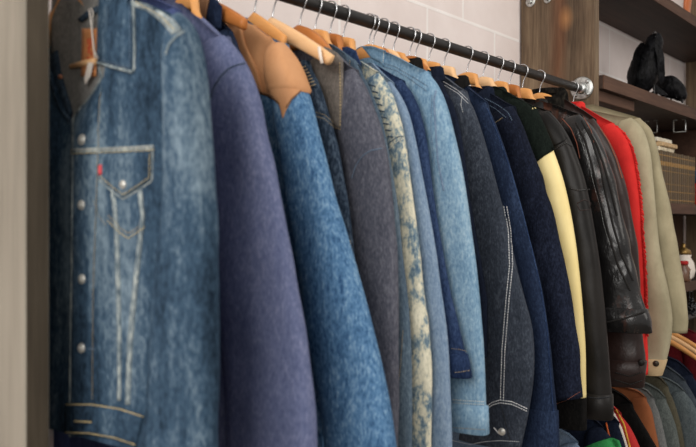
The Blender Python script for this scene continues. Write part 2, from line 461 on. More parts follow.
    def hit(g,px,py):
        d=ray(px,py); best=None
        for bv in g.parts:
            h=bv.ray_cast(CAM,d)
            if h[0] is not None and (best is None or h[3]<best[3]): best=h
        if best is None:
            x,z=P(px,py,g.Y-.02); return Vector((x,g.Y-.02,z)),Vector((0,-1,0))
        n=best[1]
        if n.dot(d)>0: n=-n
        n=(n+Vector((.15,-.6,0))).normalized()
        return best[0],n
    def seam(g,pts,mat='stitch',w=.0016,dash=.0045,gap=.5,name='stitching',parent=None,off=.0012):
        """thread stitched along the surface under the photo points; dash=0 -> solid cord"""
        mb=MB(); L=sum(math.dist(a,b) for a,b in zip(pts,pts[1:])); n=max(2,int(L/2.0))
        H=[g.hit(*poly_at(pts,i/n)) for i in range(n+1)]
        p=[h[0]+h[1]*off for h in H]; nn=[h[1] for h in H]
        # drop jumps
        def quad(a,b,na):
            t=(b-a)
            if t.length<1e-6 or t.length>.06: return
            s=t.cross(na).normalized()*w/2; up=na*w*.5
            V=[a-s,a+s,b+s,b-s,a+up,b+up]
            mb.add(V,[(0,4,5,3),(4,1,2,5),(0,1,4),(3,5,2)])
        if dash==0:
            for i in range(n): quad(p[i],p[i+1],nn[i])
        else:
            acc=0
            for i in range(n):
                seg=(p[i+1]-p[i]); l=seg.length
                if l>.06 or l<1e-6: continue
                q=0
                while q<l-1e-6:
                    ph=(acc+q)%dash
                    if ph<dash*(1-gap):
                        e=min(l,q+dash*(1-gap)-ph); quad(p[i]+seg*(q/l),p[i]+seg*(e/l),nn[i]); q=e+2e-5
                    else: q+=max(dash-ph,1e-5)
                acc+=l
        if mb.V: return mb.build(name,mat,parent or g.body)
    def overlay(g,A,B,mat,name,h=.003,n=20,m=8,parent=None,puff=0,keep=True,label=None):
        """cloth piece lying on the garment between two photo lines"""
        top=[];bot=[]
        for j in range(m+1):
            rt=[];rb=[]
            for i in range(n+1):
                a=poly_at(A,i/n); b=poly_at(B,i/n); q=(lerp(a[0],b[0],j/m),lerp(a[1],b[1],j/m))
                P0,N0=g.hit(*q)
                e=min(i,n-i)/n*2; f=min(j,m-j)/m*2; k=min(1,e*5)*min(1,f*5)
                rt.append(P0+N0*(h*(.55+.45*k)+puff*math.sqrt(max(0,e*f)))); rb.append(P0-N0*.001)
            top.append(rt);bot.append(rb)
        # relax jumps in depth
        mb=MB(); n1=n+1
        V=[v for r in top for v in r]+[v for r in bot for v in r]; o=len(top)*n1; F=[]
        for j in range(m):
            for i in range(n):
                F.append((j*n1+i,(j+1)*n1+i,(j+1)*n1+i+1,j*n1+i+1))
        for i in range(n):
            F.append((i,i+1,o+i+1,o+i)); q=m*n1; F.append((q+i+1,q+i,o+q+i,o+q+i+1))
        for j in range(m):
            a=j*n1; b=(j+1)*n1; F.append((b,a,o+a,o+b)); a+=n;b+=n; F.append((a,b,o+b,o+a))
        mb.add(V,F); ob=mb.build(name,mat,parent or g.r,label=label)
        if keep: g.keep(mb)
        return ob
    def plate(g,A,B,mat,name,y,th=.004,n=14,m=10,bend=0,parent=None,label=None,curl=0):
        """stiff flap (collar leaf) standing at depth y from the garment plane"""
        mb=MB(); top=[];bot=[]
        for j in range(m+1):
            rt=[];rb=[]
            for i in range(n+1):
                a=poly_at(A,i/n); b=poly_at(B,i/n); q=(lerp(a[0],b[0],j/m),lerp(a[1],b[1],j/m))
                yy=g.Y+y-bend*math.sin(math.pi*j/m)*(.4+.6*math.sin(math.pi*i/n))-curl*(j/m)
                x,z=P(q[0],q[1],yy); k=min(1,min(i,n-i)*1.0)*min(1,min(j,m-j)*1.0)
                rt.append((x,yy-th*(.3+.7*k)*.5,z)); rb.append((x,yy+th*(.3+.7*k)*.5,z))
            top.append(rt); bot.append(rb)
        n1=n+1; V=[v for r in top for v in r]+[v for r in bot for v in r]; o=len(top)*n1; F=[]
        for j in range(m):
            for i in range(n):
                F.append((j*n1+i,(j+1)*n1+i,(j+1)*n1+i+1,j*n1+i+1)); F.append((o+j*n1+i,o+j*n1+i+1,o+(j+1)*n1+i+1,o+(j+1)*n1+i))
        for i in range(n):
            F.append((i,i+1,o+i+1,o+i)); q=m*n1; F.append((q+i+1,q+i,o+q+i,o+q+i+1))
        for j in range(m):
            a=j*n1; b=(j+1)*n1; F.append((b,a,o+a,o+b)); a+=n;b+=n; F.append((a,b,o+b,o+a))
        mb.add(V,F); ob=mb.build(name,mat,parent or g.r,label=label); g.keep(mb); return ob
    def button(g,px,py,r,mat='button',parent=None,h=.003,name='button'):
        p,n=g.hit(px,py); n=(n+Vector((0,-.8,0))).normalized()
        mb=MB(); mb.disc(p-n*.001,n,r,h,20); mb.disc(p+n*(h*.9),n,r*.45,h*.3,14)
        return mb.build(name,mat,parent or g.body)
    def collar(g,mat,zn=None,rx=.058,ry=.017,rise=.016,leaf=.045,spread=.024,name='collar',front=.5,fall=.03):
        """fold-over collar round the hanger neck"""
        z0=(zn if zn is not None else interp(g.tx,g.tz,g.nx+.02)-.022)
        mb=MB(); rows=[]; N=44
        for (k,(dr,dz)) in enumerate([(0,-.01),(0,.55),(.06,.92),(.25,1.0),(.5,.85),(.8,.1),(1,-1.0),(.97,-1.05),(.75,.0)]):
            row=[]
            for i in range(N+1):
                ph=math.radians(lerp(-78,258,i/N)); c,s=math.cos(ph),math.sin(ph)
                fr=max(0,-s)
                zz=z0+rise*(.4+.6*max(0,s*.5+.5))-fall*fr*fr
                x=g.nx+(rx*(1-.45*fr**3)+dr*spread)*c; y=g.Y+(ry+dr*.012)*s
                z=zz+ (dz*rise*.5 if dz>0 else dz*leaf*.6) - leaf*.0 + .002*noise.noise(Vector((x*30,y*30,g.seed)))
                row.append((x,y,z))
            rows.append(row)
        mb.grid(rows); ob=mb.build(name,mat,g.r); g.keep(mb); return ob

def hanger(Y,label,mat='hanger',top=None,L=.19,slope=.42,x=RX,railz=RZ,drop=.05,th=.011,curve=1.1,group='wooden hangers on the upper rail',clip=False,H=.017,rightL=None):
    h=root('coat_hanger',label,'hanger',(x,Y,railz),group)
    mb=MB(); N=44; rows=[]; zc=railz-drop
    if top is not None: rightL=min(rightL or L,max(.05,top[0][-1]-x-.035)); L=min(L,.13)
    for i in range(N+1):
        e=lerp(-1,1,i/N); l=L if e<0 else (rightL or L)
        w=abs(e)*l; xx=x+e*l
        z=zc-slope*w-curve*w*w
        tt=th
        if top is not None:
            z=zc-7*w*w-.05*w if w<.05 else zc-.02-slope*1.8*(w-.05)-curve*w*w*.5
            if w>.03: z=min(z,interp(top[0],top[1],xx)-lerp(-.012,.028,min(1,(w-.03)/.045)))
            tt=th*lerp(1,.45,min(1,max(0,w-.03)/.03))
        hh=H*(1-.35*abs(e))*(1-.9*max(0,(abs(e)-.93)/.07)); tt=tt*(1-.25*abs(e))*(1-.6*max(0,(abs(e)-.93)/.07))
        yb=Y
        row=[]
        for k in range(10):
            a=2*math.pi*k/10; c,s=math.cos(a),math.sin(a)
            row.append((xx,yb+tt*abs(c)**.7*(1 if c>0 else -1),z-hh+hh*abs(s)**.7*(1 if s>0 else -1)))
        rows.append(row[::-1])
    mb.grid(rows,True); mb.F.append(tuple(range(10))[::-1]); n=len(mb.V); mb.F.append(tuple(range(n-10,n)))
    mb.build('arms',mat,h)
    mb=MB(); R=.0178; pts=[(x,Y,zc-.012),(x,Y,zc+.003),(x+.004,Y,railz-R-.012),(x+.011,Y,railz-R+.0005)]
    for k in range(15):
        a=math.radians(lerp(-38,196,k/14)); pts.append((x+R*math.cos(a),Y,railz+R*math.sin(a)))
    mb.tube(pts,.0017,8); mb.build('hook','steel',h)
    if clip:
        mb=MB(); xe=x+(rightL or L)*.9; w=(rightL or L)*.9; ze=zc-slope*w-curve*w*w
        mb.tube([(xe-.004,Y-.018,ze+.004),(xe,Y-.019,ze-.012),(xe+.003,Y-.018,ze-.026)],.003,8); mb.build('notch_cap','tag',h)
    return h

# ------------------------------------------------------------ setting
def struct(name,mb,mat,**k):
    o=mb.build(name,mat,smooth=False,**k); o['kind']='structure'; return o
mb=MB(); mb.box((WALLX-.15,-2.5,0),(WALLX,7,3.2)); struct('wall_back',mb,'wall')
mb=MB(); mb.box((WALLX-.15,7,0),(4,7.15,3.2)); struct('wall_far',mb,'wall')
mb=MB(); mb.box((WALLX-.15,-2.5,-.1),(4,7.15,0)); struct('floor',mb,'floor')

# near upright plank
def upright(name,label,Y0,mat,sidemat,x0=-1.315,x1=-1.04,H=2.75,rot=0):
    t=root(name,label,'post',(-1.17,Y0,0),'plank uprights of the clothes rack')
    mb=MB(); mb.box((x0,Y0,0.0),(x1,Y0+.038,H),.0025)
    o=mb.build('plank',mat,t,smooth=False)
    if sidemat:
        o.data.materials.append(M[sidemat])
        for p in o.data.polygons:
            if p.normal.x>.9: p.material_index=1  # room-facing side gets the painted shade tone
    return t
up0=upright('rack_upright','pale grey weathered plank upright at the near end of the rack',.617,'plank_near','plank_side_shade',x1=-1.031)
up1=upright('rack_upright','brown weathered plank upright with the rail flange bolted to it',2.654,'plank',None,x1=-1.05)
up2=upright('rack_upright','brown plank upright beyond the two black birds',4.55,'plank',None,x0=-1.31,x1=-1.06)
# bolts near the top of the middle upright
for (px,py,r) in ((530.5,1.5,.0175),(547.5,-1,.013)):
    x,z=P(px,py,2.654); mb=MB(); mb.disc((x,2.654,z),(0,-1,0),r,.003,24); mb.disc((x,2.651,z),(0,-1,0),r*.5,.006,6)
    mb.build('washer_bolt','zinc',up1)

# rail with flanges
t=root('clothes_rail','black iron pipe rail carrying the row of jackets','rail',(RX,.66,RZ))
mb=MB(); mb.tube([(RX,.656,RZ),(RX,1.2,RZ),(RX,2.0,RZ),(RX,2.652,RZ)],.0138,20); mb.build('pipe','iron',t)
for yy,dirn in ((2.654,-1),(.656,1)):
    mb=MB(); x0=RX+.008 if dirn<0 else RX
    mb.disc((x0,yy,RZ),(0,dirn,0),.039,.006,32); mb.disc((x0,yy+dirn*.006,RZ),(0,dirn,0),.019,.012,24,0)
    f=mb.build('flange','zinc',t)
    for a in (45,135,225,315):
        mb=MB(); mb.disc((x0+.029*math.cos(math.radians(a)),yy+dirn*.006,RZ+.029*math.sin(math.radians(a))),(0,dirn,0),.007,.005,12); mb.build('bolt','zinc',f)
LZ=EYE-.415
t=root('clothes_rail','lower black iron pipe rail under the jackets','rail',(RX,.66,LZ))
mb=MB(); mb.tube([(RX,.656,LZ),(RX,1.6,LZ),(RX,2.652,LZ)],.0138,16); mb.build('pipe','iron',t)
t=root('clothes_rail','lower black iron pipe rail beyond the middle upright','rail',(RX,2.7,LZ))
mb=MB(); mb.tube([(RX,2.694,LZ),(RX,3.6,LZ),(RX,4.549,LZ)],.0138,16); mb.build('pipe','iron',t)

# shelves of the far bay (turned slightly with the unit)
RA=math.radians(0.9)
def sp(u,x,z):   # u along the unit from the upright
    return (x-u*math.sin(RA)*.6, 2.694+u, z)
def shelf(z0,z1,u0,u1,xb,xf,label,rot=.008,fl=True):
    t=root('shelf',label,'shelf',(-1.17,2.7,z0))
    mb=MB(); mb.box((xb,2.694+u0,z0),(xf-.004,2.694+u1,z1),.001); mb.build('board','shelf',t,smooth=False)
    mb=MB(); mb.box((xf-.004,2.694+u0,z0),(xf,2.694+u1,z1)); mb.build('front_edge','shelf_edge',t,smooth=False,label='lighter brown front edge')
    return t
shelf(EYE+.842,EYE+.885,0,1.855,-1.318,-1.035,'dark upper shelf above the black birds')
shelf(EYE+.445,EYE+.49,0,1.855,-1.318,-1.035,'dark shelf that the black birds stand on')
shelf(EYE+.04,EYE+.082,0,1.855,-1.318,-1.05,'dark shelf holding the row of bound books')
shelf(EYE-.29,EYE-.25,0.2,1.855,-1.318,-1.06,'low dark shelf with small ornaments on it')
# cleat under the bird shelf
mb=MB(); mb.box((-1.10,2.693,EYE+.408),(-1.058,3.05,EYE+.4445),.002)
tagobj(mb.build('shelf_cleat','shelf_edge',smooth=False,origin=(-1.18,2.7,EYE+.40)),'reddish brown wooden cleat under the bird shelf by the upright','cleat')
mb=MB(); mb.box((-1.3195,3.0,.0),(-1.3185,4.545,EYE+.04))
o=mb.build('back_panel','panel',smooth=False,origin=(-1.31,3.9,1.2)); tagobj(o,'dark brown wooden back panel behind the lower shelves','panel')
mb=MB(); mb.box((-1.318,4.0,EYE+.083),(-1.30,4.545,EYE+.44))
o=mb.build('back_panel','panel',smooth=False,origin=(-1.31,3.9,1.6)); tagobj(o,'dark brown wooden back panel behind the bound books','panel')
# upright divider beside the books
mb=MB(); mb.box((-1.3,4.12,EYE+.083),(-1.045,4.155,EYE+.443),.002)
tagobj(mb.build('shelf_divider','shelf_edge',smooth=False,origin=(-1.17,4.13,EYE+.083)),'dark brown upright board standing right of the bound books','divider')
# U brackets
for k,(x,Yb) in enumerate(((-1.197,3.66),(-1.09,3.70))):
    mb=MB(); w=.025; zt=EYE+.444; zb=zt-.052
    mb.tube([(x-w*.4,Yb,zt),(x-w,Yb,zt),(x-w,Yb,zb),(x+w,Yb,zb),(x+w,Yb,zt),(x+w*.4,Yb,zt)],.0032,6)
    tagobj(mb.build('hanging_bracket','zinc',origin=(x,Yb,EYE+.44)),('square steel bracket under the bird shelf, nearer the beige coat','square steel bracket under the bird shelf, above the papers')[k],'bracket','steel brackets under the bird shelf')

# ------------------------------------------------------------ the jackets on the upper rail
G={}
def grp(): return None
# --- 1 near trucker jacket, shown in detail
vx=[];vz=[]
for px,py in ((-20,-20),(20,30),(48,100),(60,122),(68,126),(74,113),(90,95),(101,80),(98,60),(97,20),(100,-30)):
    pass
vn=[P(px,py,.73) for px,py in ((10,-40),(40,55),(62,118),(72,116),(89,96),(100,76),(104,30),(110,-30),(122,-40))]
vn=[(x,z) for x,z in vn]; vx=[p[0] for p in vn]; vz=[p[1] for p in vn]
hem1=P(105,437,.75)[1]
g=Garment('denim_jacket','faded blue denim trucker jacket nearest the camera with button front and chest pocket','jacket',.752,
    [(96,-34),(118,-14),(134,-1),(160,9),(178,17)],
    [(183,20),(190,30),(195,45),(200,75),(204,110),(208,150),(212,200),(214,250),(215,300),(216,380),(216,447),(214,520)],
    'trucker',hem1,a=.068,a_top=.014,agrow=.62,b=.033,amp=.0045,seed=3,T=.024,dy=-.012,vneck=(vx,vz),side=.2,sleeve_mat='trucker')
G[1]=g
# inner back seen through the neck
back=[P(q[0],q[1],.775) for q in ((20,-40),(130,-40))]
g.plate([(52,-30),(75,-40),(100,-40),(120,-30)],[(50,128),(70,130),(95,110),(112,90)],'trucker_in','inside_back',.001,th=.002,bend=0,n=16,m=12,label='greyish inside of the jacket back')
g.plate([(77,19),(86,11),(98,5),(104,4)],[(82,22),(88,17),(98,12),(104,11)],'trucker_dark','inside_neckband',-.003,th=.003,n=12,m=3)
pt=g.plate([(82,28),(97,28)],[(81,76),(96,76)],'patch','maker_patch',-.004,th=.0015,n=4,m=8,bend=0,label='orange tan leather patch with red print')
def mark(px,py,w,h,y,mat,parent):
    x,z=P(px,py,.752+y); mb=MB(); mb.box((x-w/2,.752+y-.0008,z-h/2),(x+w/2,.752+y,z+h/2)); return mb
mb=MB()
for (px,py,w,h) in ((88.5,41,.0022,.009),(91,41,.0018,.009),(88.8,47,.005,.002),(89,50.5,.002,.007),(91.5,53,.0022,.006),(88.5,57,.004,.002),(90.5,45,.002,.005)):
    q=mark(px,py,w,h,-.0052,'redink',pt); mb.add(q.V,q.F)
mb.build('red_print','redink',pt,smooth=False)
# collar
g.overlay([(98,63),(99,30),(101,-8),(101,-26)],[(133,72),(135,50),(134,0),(128,-20)],'trucker','collar',h=.007,n=14,m=10,puff=.004)
g.seam([(97,62),(115,67),(132,71.5),(134.5,69),(134,30),(133,-2)],'trucker_seam',w=.0042,dash=0,off=.0008,name='collar_edge')
g.seam([(100,59),(115,63.5),(130,67.5),(130.5,40),(130,0)],'stitch_dim',w=.0014,dash=.004)
# left front collar (wearer's right) in shadow
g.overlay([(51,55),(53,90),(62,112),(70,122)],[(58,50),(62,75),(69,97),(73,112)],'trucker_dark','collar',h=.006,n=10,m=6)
g.button(60.5,76.5,.004,'copper',name='rivet')
# turned placket edge
g.overlay([(98,64),(102,77),(92,94),(78,111),(73,118),(72.5,180),(72,260),(71,340),(70,436)],[(104,80),(103,90),(98,100),(97,115),(99,140),(97,200),(94,280),(93,350),(92,436)],'trucker','placket',h=.004,n=60,m=6)
g.seam([(98,64),(102,77),(92,94),(78,111),(73.5,118),(73,180),(72,260),(71,340),(70,436)],'trucker_seam',w=.003,dash=0,off=.0006,name='placket_edge')
g.seam([(101,92),(98,140),(96,200),(93,290),(92,398)],'stitch_tan',w=.0014,dash=.004)
# yoke seam
g.overlay([(72,148),(100,147),(130,146),(154,144.5)],[(72,153.5),(100,152.5),(130,151.5),(154,150)],'trucker_seam','yoke_seam',h=.0035,n=36,m=3)
g.seam([(72,149.5),(100,148.7),(154,146.5)],'stitch_tan',w=.0012,dash=.004)
g.seam([(72,153),(100,152),(154,149.5)],'stitch_gold',w=.0012,dash=.004)
# shoulder seams
g.overlay([(134,-1),(150,5),(165,13),(176,22),(182,30)],[(134,6),(148,11),(160,20),(169,30),(171,34)],'trucker_seam','shoulder_seam',h=.003,n=20,m=3)
g.seam([(136,2),(150,9),(163,17),(174,29)],'stitch_gold',w=.0015,dash=.005)
g.seam([(184,31),(176,36),(169,44),(166,54)],'trucker_seam',w=.003,dash=0,off=.001,name='armhole_seam')
g.seam([(181,34),(187,40),(192,52)],'stitch_dim',w=.0014,dash=.004)
# pocket
pf=g.overlay([(98,152),(112,153),(128,152),(152.5,150)],[(97.5,177),(112,190),(123,198),(152,180)],'trucker','pocket_flap',h=.0045,n=24,m=12)
g.seam([(98,178),(112,190.5),(123,198.5),(138,190),(152,180),(153,151)],'trucker_seam',w=.003,dash=0,off=.0006,name='flap_edge',parent=pf)
g.seam([(101,176),(113,186.5),(123.5,194),(137,185.5),(149.5,177),(150,153)],'stitch_gold',w=.0014,dash=.004,parent=pf)
g.overlay([(99,165),(99,175)],[(102,164),(102,174)],'redtab','red_tab',h=.003,n=4,m=3,parent=pf,label='small red tab on the pocket edge')
# vertical seam welts
for A,B,nm in (([(111.5,192),(115,230),(117,300),(118,350),(118,400)],[(115.5,196),(119,230),(121,300),(121.5,350),(121,400)],'front_welt'),
            ([(138,191),(141,215),(134,280),(128,340),(126,404)],[(142,189),(145,215),(138.5,280),(133,340),(130,404)],'front_welt')):
    g.overlay(A,B,'trucker_seam',nm,h=.003,n=50,m=3)
g.seam([(108,220),(120,232),(129,238),(137,232),(146,226)],'stitch_gold',w=.0016,dash=.004)
g.seam([(109,215),(121,228),(129,233),(140,226)],'stitch_tan',w=.0014,dash=.004)
g.seam([(94,200),(99,215),(107,225)],'stitch_tan',w=.001,dash=.004)
# hem band
hb=g.overlay([(66,403),(92,403),(120,407.5),(144,415)],[(66,433),(90,434),(115,438.5),(137,446)],'trucker','hem_band',h=.005,n=30,m=8)
g.seam([(66,404),(92,404),(120,408.5),(143,416)],'stitch_gold',w=.0016,dash=.006,gap=.2,parent=hb)
g.seam([(66,431.5),(90,432.5),(115,437),(136,444)],'stitch_gold',w=.0016,dash=.006,gap=.2,parent=hb)
g.seam([(75,420.5),(92,421.5)],'stitch_gold',w=.002,dash=0,parent=hb,name='buttonhole')
for px,py,r in ((82.5,139.5,.0083),(82,204.5,.0072),(82.5,278.5,.0072),(82,347.5,.0072),(123.5,184,.0062)):
    g.button(px,py,r,'button',h=.004,parent=pf if px>100 else None)
for py in (139.5,204.5,278.5,347.5):
    g.seam([(89,py+.5),(96,py+1)],'stitch_dim',w=.0016,dash=0,name='buttonhole')
hg=hanger(.762,'wooden hanger inside the nearest denim jacket','hanger',None,L=.12,x=RX-.035,drop=.052,slope=1.1,curve=0,H=.02)
mb=MB(); x0,z0=P(67,65.5,.745); x1,z1=P(96,61,.745)
mb.tube([(x0,.752,z0),(lerp(x0,x1,.5),.748,lerp(z0,z1,.5)+.001),(x1,.745,z1)],[.0035,.0048,.005],12); mb.build('trouser_bar','hanger_pale',hg)
tg=root('swing_tag','white string swing tag hanging at the open neck of the nearest jacket','tag',(-1.2,.74,1.7))
mb=MB()
pts=[(98,58,.742),(94,50,.74),(92,30,.738),(90,14,.738),(89,9,.74),(91,7.5,.742),(93,12,.744),(92,30,.744),(95,60,.744)]
mb.tube([(P(a,b,c)[0],c,P(a,b,c)[1]) for a,b,c in pts],.0011,6); mb.build('string','tag',tg)
mb=MB(); q=[(88,62),(93,62),(90,76),(85,84),(84,78)]
V=[(P(a,b,.741)[0],.741,P(a,b,.741)[1]) for a,b in q]; V2=[(v[0],.742,v[2]) for v in V]; n=len(q)
mb.add(V+V2,[tuple(range(n)),tuple(range(2*n-1,n-1,-1))]+[(i,(i+1)%n,n+(i+1)%n,n+i) for i in range(n)]); mb.build('card','tag',tg,smooth=False)

# --- the rest of the row
def jk(key,label,Y,top,sil,mat,hem,hl=None,hm='hanger',hk=None,name='denim_jacket',collar=None,ck=None,htop=True,**kw):
    g=Garment(name,label,'jacket',Y,top,sil,mat,EYE+hem,seed=key*7.3,**kw); G[key]=g
    if collar is not False: g.collar(collar or mat,**(ck or {}))
    if hl: hanger(Y,hl,hm,(g.tx,g.tz) if htop else None,**(hk or {}))
    return g
g=jk(1.5,'plain blue jacket whose hem shows just below the nearest denim jacket',.845,[(130,-16),(155,-2)],[(176,14),(186,40),(194,90),(199,150),(202,300),(200,480)],
   'plainblue',-.41,'orange wooden hanger behind the collar of the nearest denim jacket','hanger_dark',name='work_jacket',a=.06,a_top=.03,collar=False)
g=jk(2,'purple blue canvas work jacket second from the near end',.955,[(168,-14),(188,6),(208,24),(222,37)],
   [(226,42),(240,60),(250,80),(258,105),(266,138),(273,165),(284,215),(298,290),(307,340),(313,390),(316,447),(316,520)],
   'chore',-.5,'wooden hanger between the nearest jacket and the purple blue one','hanger',name='work_jacket',a=.088,a_top=.05,b=.031,amp=.005,collar=False)
g.seam([(245,63),(236,65),(228,69),(220,77),(214,87),(210,100),(208,120)],'trucker_dark',w=.0022,dash=0,name='armhole_seam')
g.seam([(244,67),(229,72),(218,84),(212,100)],'stitch_dim',w=.001,dash=.003)
g=jk(2.5,'navy denim jacket with brown leather collar behind the purple blue one',1.035,[(192,-6),(208,6),(220,20)],
   [(228,34),(246,70),(258,110),(270,170),(284,250),(296,330),(302,447)],'indigo12',-.42,'amber wooden hanger beside the brown leather collar','hanger_dark',dict(L=.07,slope=.5),htop=False,a=.06,a_top=.04,collar=False)
g.plate([(196,0),(203,-4),(210,-6)],[(194,20),(198,24),(204,26)],'brownleather','collar',-.026,th=.005,bend=.002,label='brown leather collar leaf')
g.plate([(208,-2),(214,-4),(222,6)],[(204,26),(212,30),(221,28)],'indigo12','lapel',-.022,th=.004,bend=.002)
g=jk(3,'bright blue denim jacket with tan leather yoke and shoulders',1.127,[(217,19),(240,19),(257,25),(272,37)],
   [(282,47),(292,64),(300,82),(307,100),(314,124),(322,150),(333,190),(345,230),(357,270),(370,315),(381,360),(389,400),(396,447),(402,520)],
   'bright',-.5,'wooden hanger rising behind the tan leather yoke','hanger',dict(L=.08,slope=.6,th=.008),htop=False,a=.07,a_top=.024,agrow=.5,b=.031,amp=.0055,collar=False,side=.17,dy=-.02)
g.overlay([(220,20),(240,19.5),(257,26),(272,38),(283,50),(292,66),(298,81),(301,88)],[(252,90),(258,93),(266,95),(274,99),(280,105),(283,118),(287,108),(292,99),(300,92)],'tan','leather_yoke',h=.004,n=44,m=22,label='tan leather yoke')
g.overlay([(222,22),(228,40),(238,60),(250,88)],[(240,20),(246,45),(258,70),(264,94)],'tan','leather_yoke',h=.004,n=16,m=10)
z1=P(300,92,g.yc)[1]; mb=MB(); rows=[]
for j in range(17):
    z=lerp(g.ztop-.0005,z1,j/16); rows.append([g.spt(2*math.pi*k/40,z,.0045 if j<16 else .001) for k in range(40)][::-1])
mb.grid(rows,True); mb.F.append(tuple(range(40))[::-1]); mb.build('leather_yoke','tan',g.sleeve,label='tan leather shoulder of the sleeve')
g.seam([(254,91),(262,92),(272,95),(280,103)],'brownleather',w=.002,dash=0,name='yoke_seam'); g.seam([(286,107),(292,98),(301,90)],'brownleather',w=.002,dash=0,name='yoke_seam')
hanger(1.176,'pale wooden hanger with white notch cap behind the tan yoke','hanger_pale',None,L=.16,slope=.52,curve=.6,clip=True,rightL=.15,H=.019,th=.012)
g=jk(4,'dark indigo denim jacket with gathered stitching behind the tan yoke',1.2,[(290,53),(300,60)],
   [(306,63),(316,80),(324,102),(333,130),(339,152),(344,178),(349,204),(353,240),(356,270),(357,320),(357,420)],'dark4',-.5,a=.055,a_top=.03,b=.019,T=.013,collar=False)
g.overlay([(296,62),(303,62),(310,67)],[(300,84),(310,86),(317,88)],'dark4','collar',h=.005,n=12,m=8)
for k in range(7): g.seam([(300+k*1.6,68+k*3),(306+k*1.6,66+k*3)],'stitch_tan',w=.002,dash=0,name='gather_stitch')
g.seam([(316,112),(324,114),(333,122)],'stitch_tan',w=.0016,dash=.004); g.seam([(316,116),(324,118),(333,126)],'stitch_tan',w=.0016,dash=.004)
g.seam([(350,240),(352,252),(350,263),(353,270)],'stitch_tan',w=.0022,dash=.005)
g=jk(5,'grey denim jacket with grey brown corduroy collar',1.255,[(316,46),(326,46),(340,56),(350,66)],
   [(355,72),(365,88),(373,108),(381,130),(387,155),(391,185),(394,215),(397,250),(398,290),(398,340),(398,400),(397,447),(396,520)],'grey5',-.5,
   'round amber wooden hanger in front of the corduroy collar','hanger_dark',dict(H=.024,th=.014,slope=.25,L=.12,curve=6),a=.062,a_top=.045,b=.022,T=.015,collar=False,htop=False)
cl=g.plate([(325,46),(330,48),(337,52),(343,60)],[(305,66),(318,90),(330,125),(343.5,131)],'cord','collar',-.03,th=.006,bend=.004,n=14,m=16,label='grey brown corduroy collar leaf')
g.seam([(340,62),(340.5,90),(340.5,126)],'stitch_tan',w=.003,dash=.006,gap=.35,parent=cl); g.seam([(327,121),(334,127),(341,129)],'stitch_tan',w=.002,dash=.004,parent=cl)
g.seam([(352,178),(356,165),(363,155),(371,150),(382,148)],'stitch_dim',w=.0018,dash=0,name='armhole_seam')
g=jk(6,'slate blue denim jacket with stand collar behind the corduroy collar',1.302,[(316,42),(327,41),(340,49),(352,58)],
   [(358,68),(368,88),(380,118),(390,160),(398,210),(403,260),(408,300),(411,340),(412,380),(412,447),(412,520)],'slate6',-.5,
   'wooden hanger above the slate blue denim collar','hanger',a=.055,a_top=.035,b=.018,T=.012,amp=.003,collar=False)
g.plate([(344,52),(350,56),(356,60)],[(352,94),(361,102),(367,88)],'slate6','collar',-.026,th=.005,bend=.003,n=8,m=12)
g.seam([(350,60),(350,80),(352,92)],'stitch_tan',w=.0015,dash=.004)
g.seam([(403,330),(401,360),(399,380)],'stitch_tan',w=.0015,dash=.004)
g=jk(7,'acid washed cream and blue denim jacket with ruched shoulder',1.35,[(348,58),(360,60),(372,68)],
   [(380,76),(390,90),(398,112),(404,136),(408,160),(412,190),(416,220),(420,250),(424,290),(428,320),(431,350),(432,380),(431,447),(430,520)],'acid',-.5,
   'wooden hanger standing over the deep blue collar','hanger_dark',a=.058,a_top=.04,b=.019,T=.012,amp=.004,collar=False)
g.plate([(342,47),(348,46),(356,50)],[(344,58),(354,62),(362,66)],'royal9','neck_facing',-.02,th=.003,n=8,m=6)
for k in range(9):
    g.seam([(369+k*2.4,84+k*6.5),(376+k*2.2,86+k*6.3)],'slate6',w=.003,dash=0,name='ruche')
g.seam([(384,150),(390,142),(398,136),(405,136)],'slate6',w=.002,dash=0,name='armhole_seam'); g.seam([(404,138),(394,143),(386,153)],'stitch',w=.0016,dash=0,name='armhole_seam')
g=jk(8,'pale blue chambray jacket between the acid washed and light trucker jackets',1.394,[(372,62),(385,75)],
   [(391,84),(399,95),(408,114),(415,140),(421,170),(428,205),(436,250),(441,287),(447,330),(450,380),(452,447),(452,520)],'light8',-.5,
   'small wooden hanger crowded beside the light blue collar','hanger',a=.055,a_top=.035,b=.017,T=.011,amp=.003,collar=False)
g=jk(9,'deep blue denim jacket with a short cuffed sleeve beside the light blue trucker',1.436,[(375,64),(392,74)],
   [(402,82),(412,95),(420,115),(427,145),(431,178),(436,210),(443,250),(450,287),(458,320),(464,345),(470,374)],'royal9',-.3,
   None,a=.05,a_top=.035,b=.017,T=.011,amp=.003,collar=False)
g.cuff(g.zbot+.045,g.zbot-.002,'royal9'); g.seam([(452,348),(460,349),(467,351)],'stitch_tan',w=.0014,dash=.004); g.seam([(455,372),(463,371),(469,370)],'stitch_tan',w=.0014,dash=.004)
g=jk(10,'light blue faded denim trucker jacket in the middle of the row',1.485,[(363,46),(375,47),(395,55),(415,66)],
   [(428,74),(438,88),(447,110),(455,140),(462,170),(467,200),(472,235),(477,270),(481,310),(484,350),(486,400),(487,430)],'light10',-.42,
   'wooden hanger above the light blue trucker jacket','hanger',a=.06,a_top=.04,b=.02,T=.013,collar=False,dy=-.012)
g.seam([(381,62),(395,66),(412,76),(428,86)],'stitch_dim',w=.002,dash=.005); g.seam([(383,66),(396,70),(412,80),(427,91)],'stitch_dim',w=.002,dash=.005)
g.overlay([(362,46),(372,45.5),(386,50)],[(372,58),(380,62),(384,66)],'light10','collar',h=.006,n=10,m=6)
g.seam([(384,50),(383,62)],'stitch',w=.0016,dash=.004)
g.seam([(436,90),(434,100),(436,130),(438,160),(444,190)],'light8',w=.004,dash=0,name='armhole_seam'); g.seam([(432,95),(431,130),(435,165)],'stitch_dim',w=.0016,dash=.004)
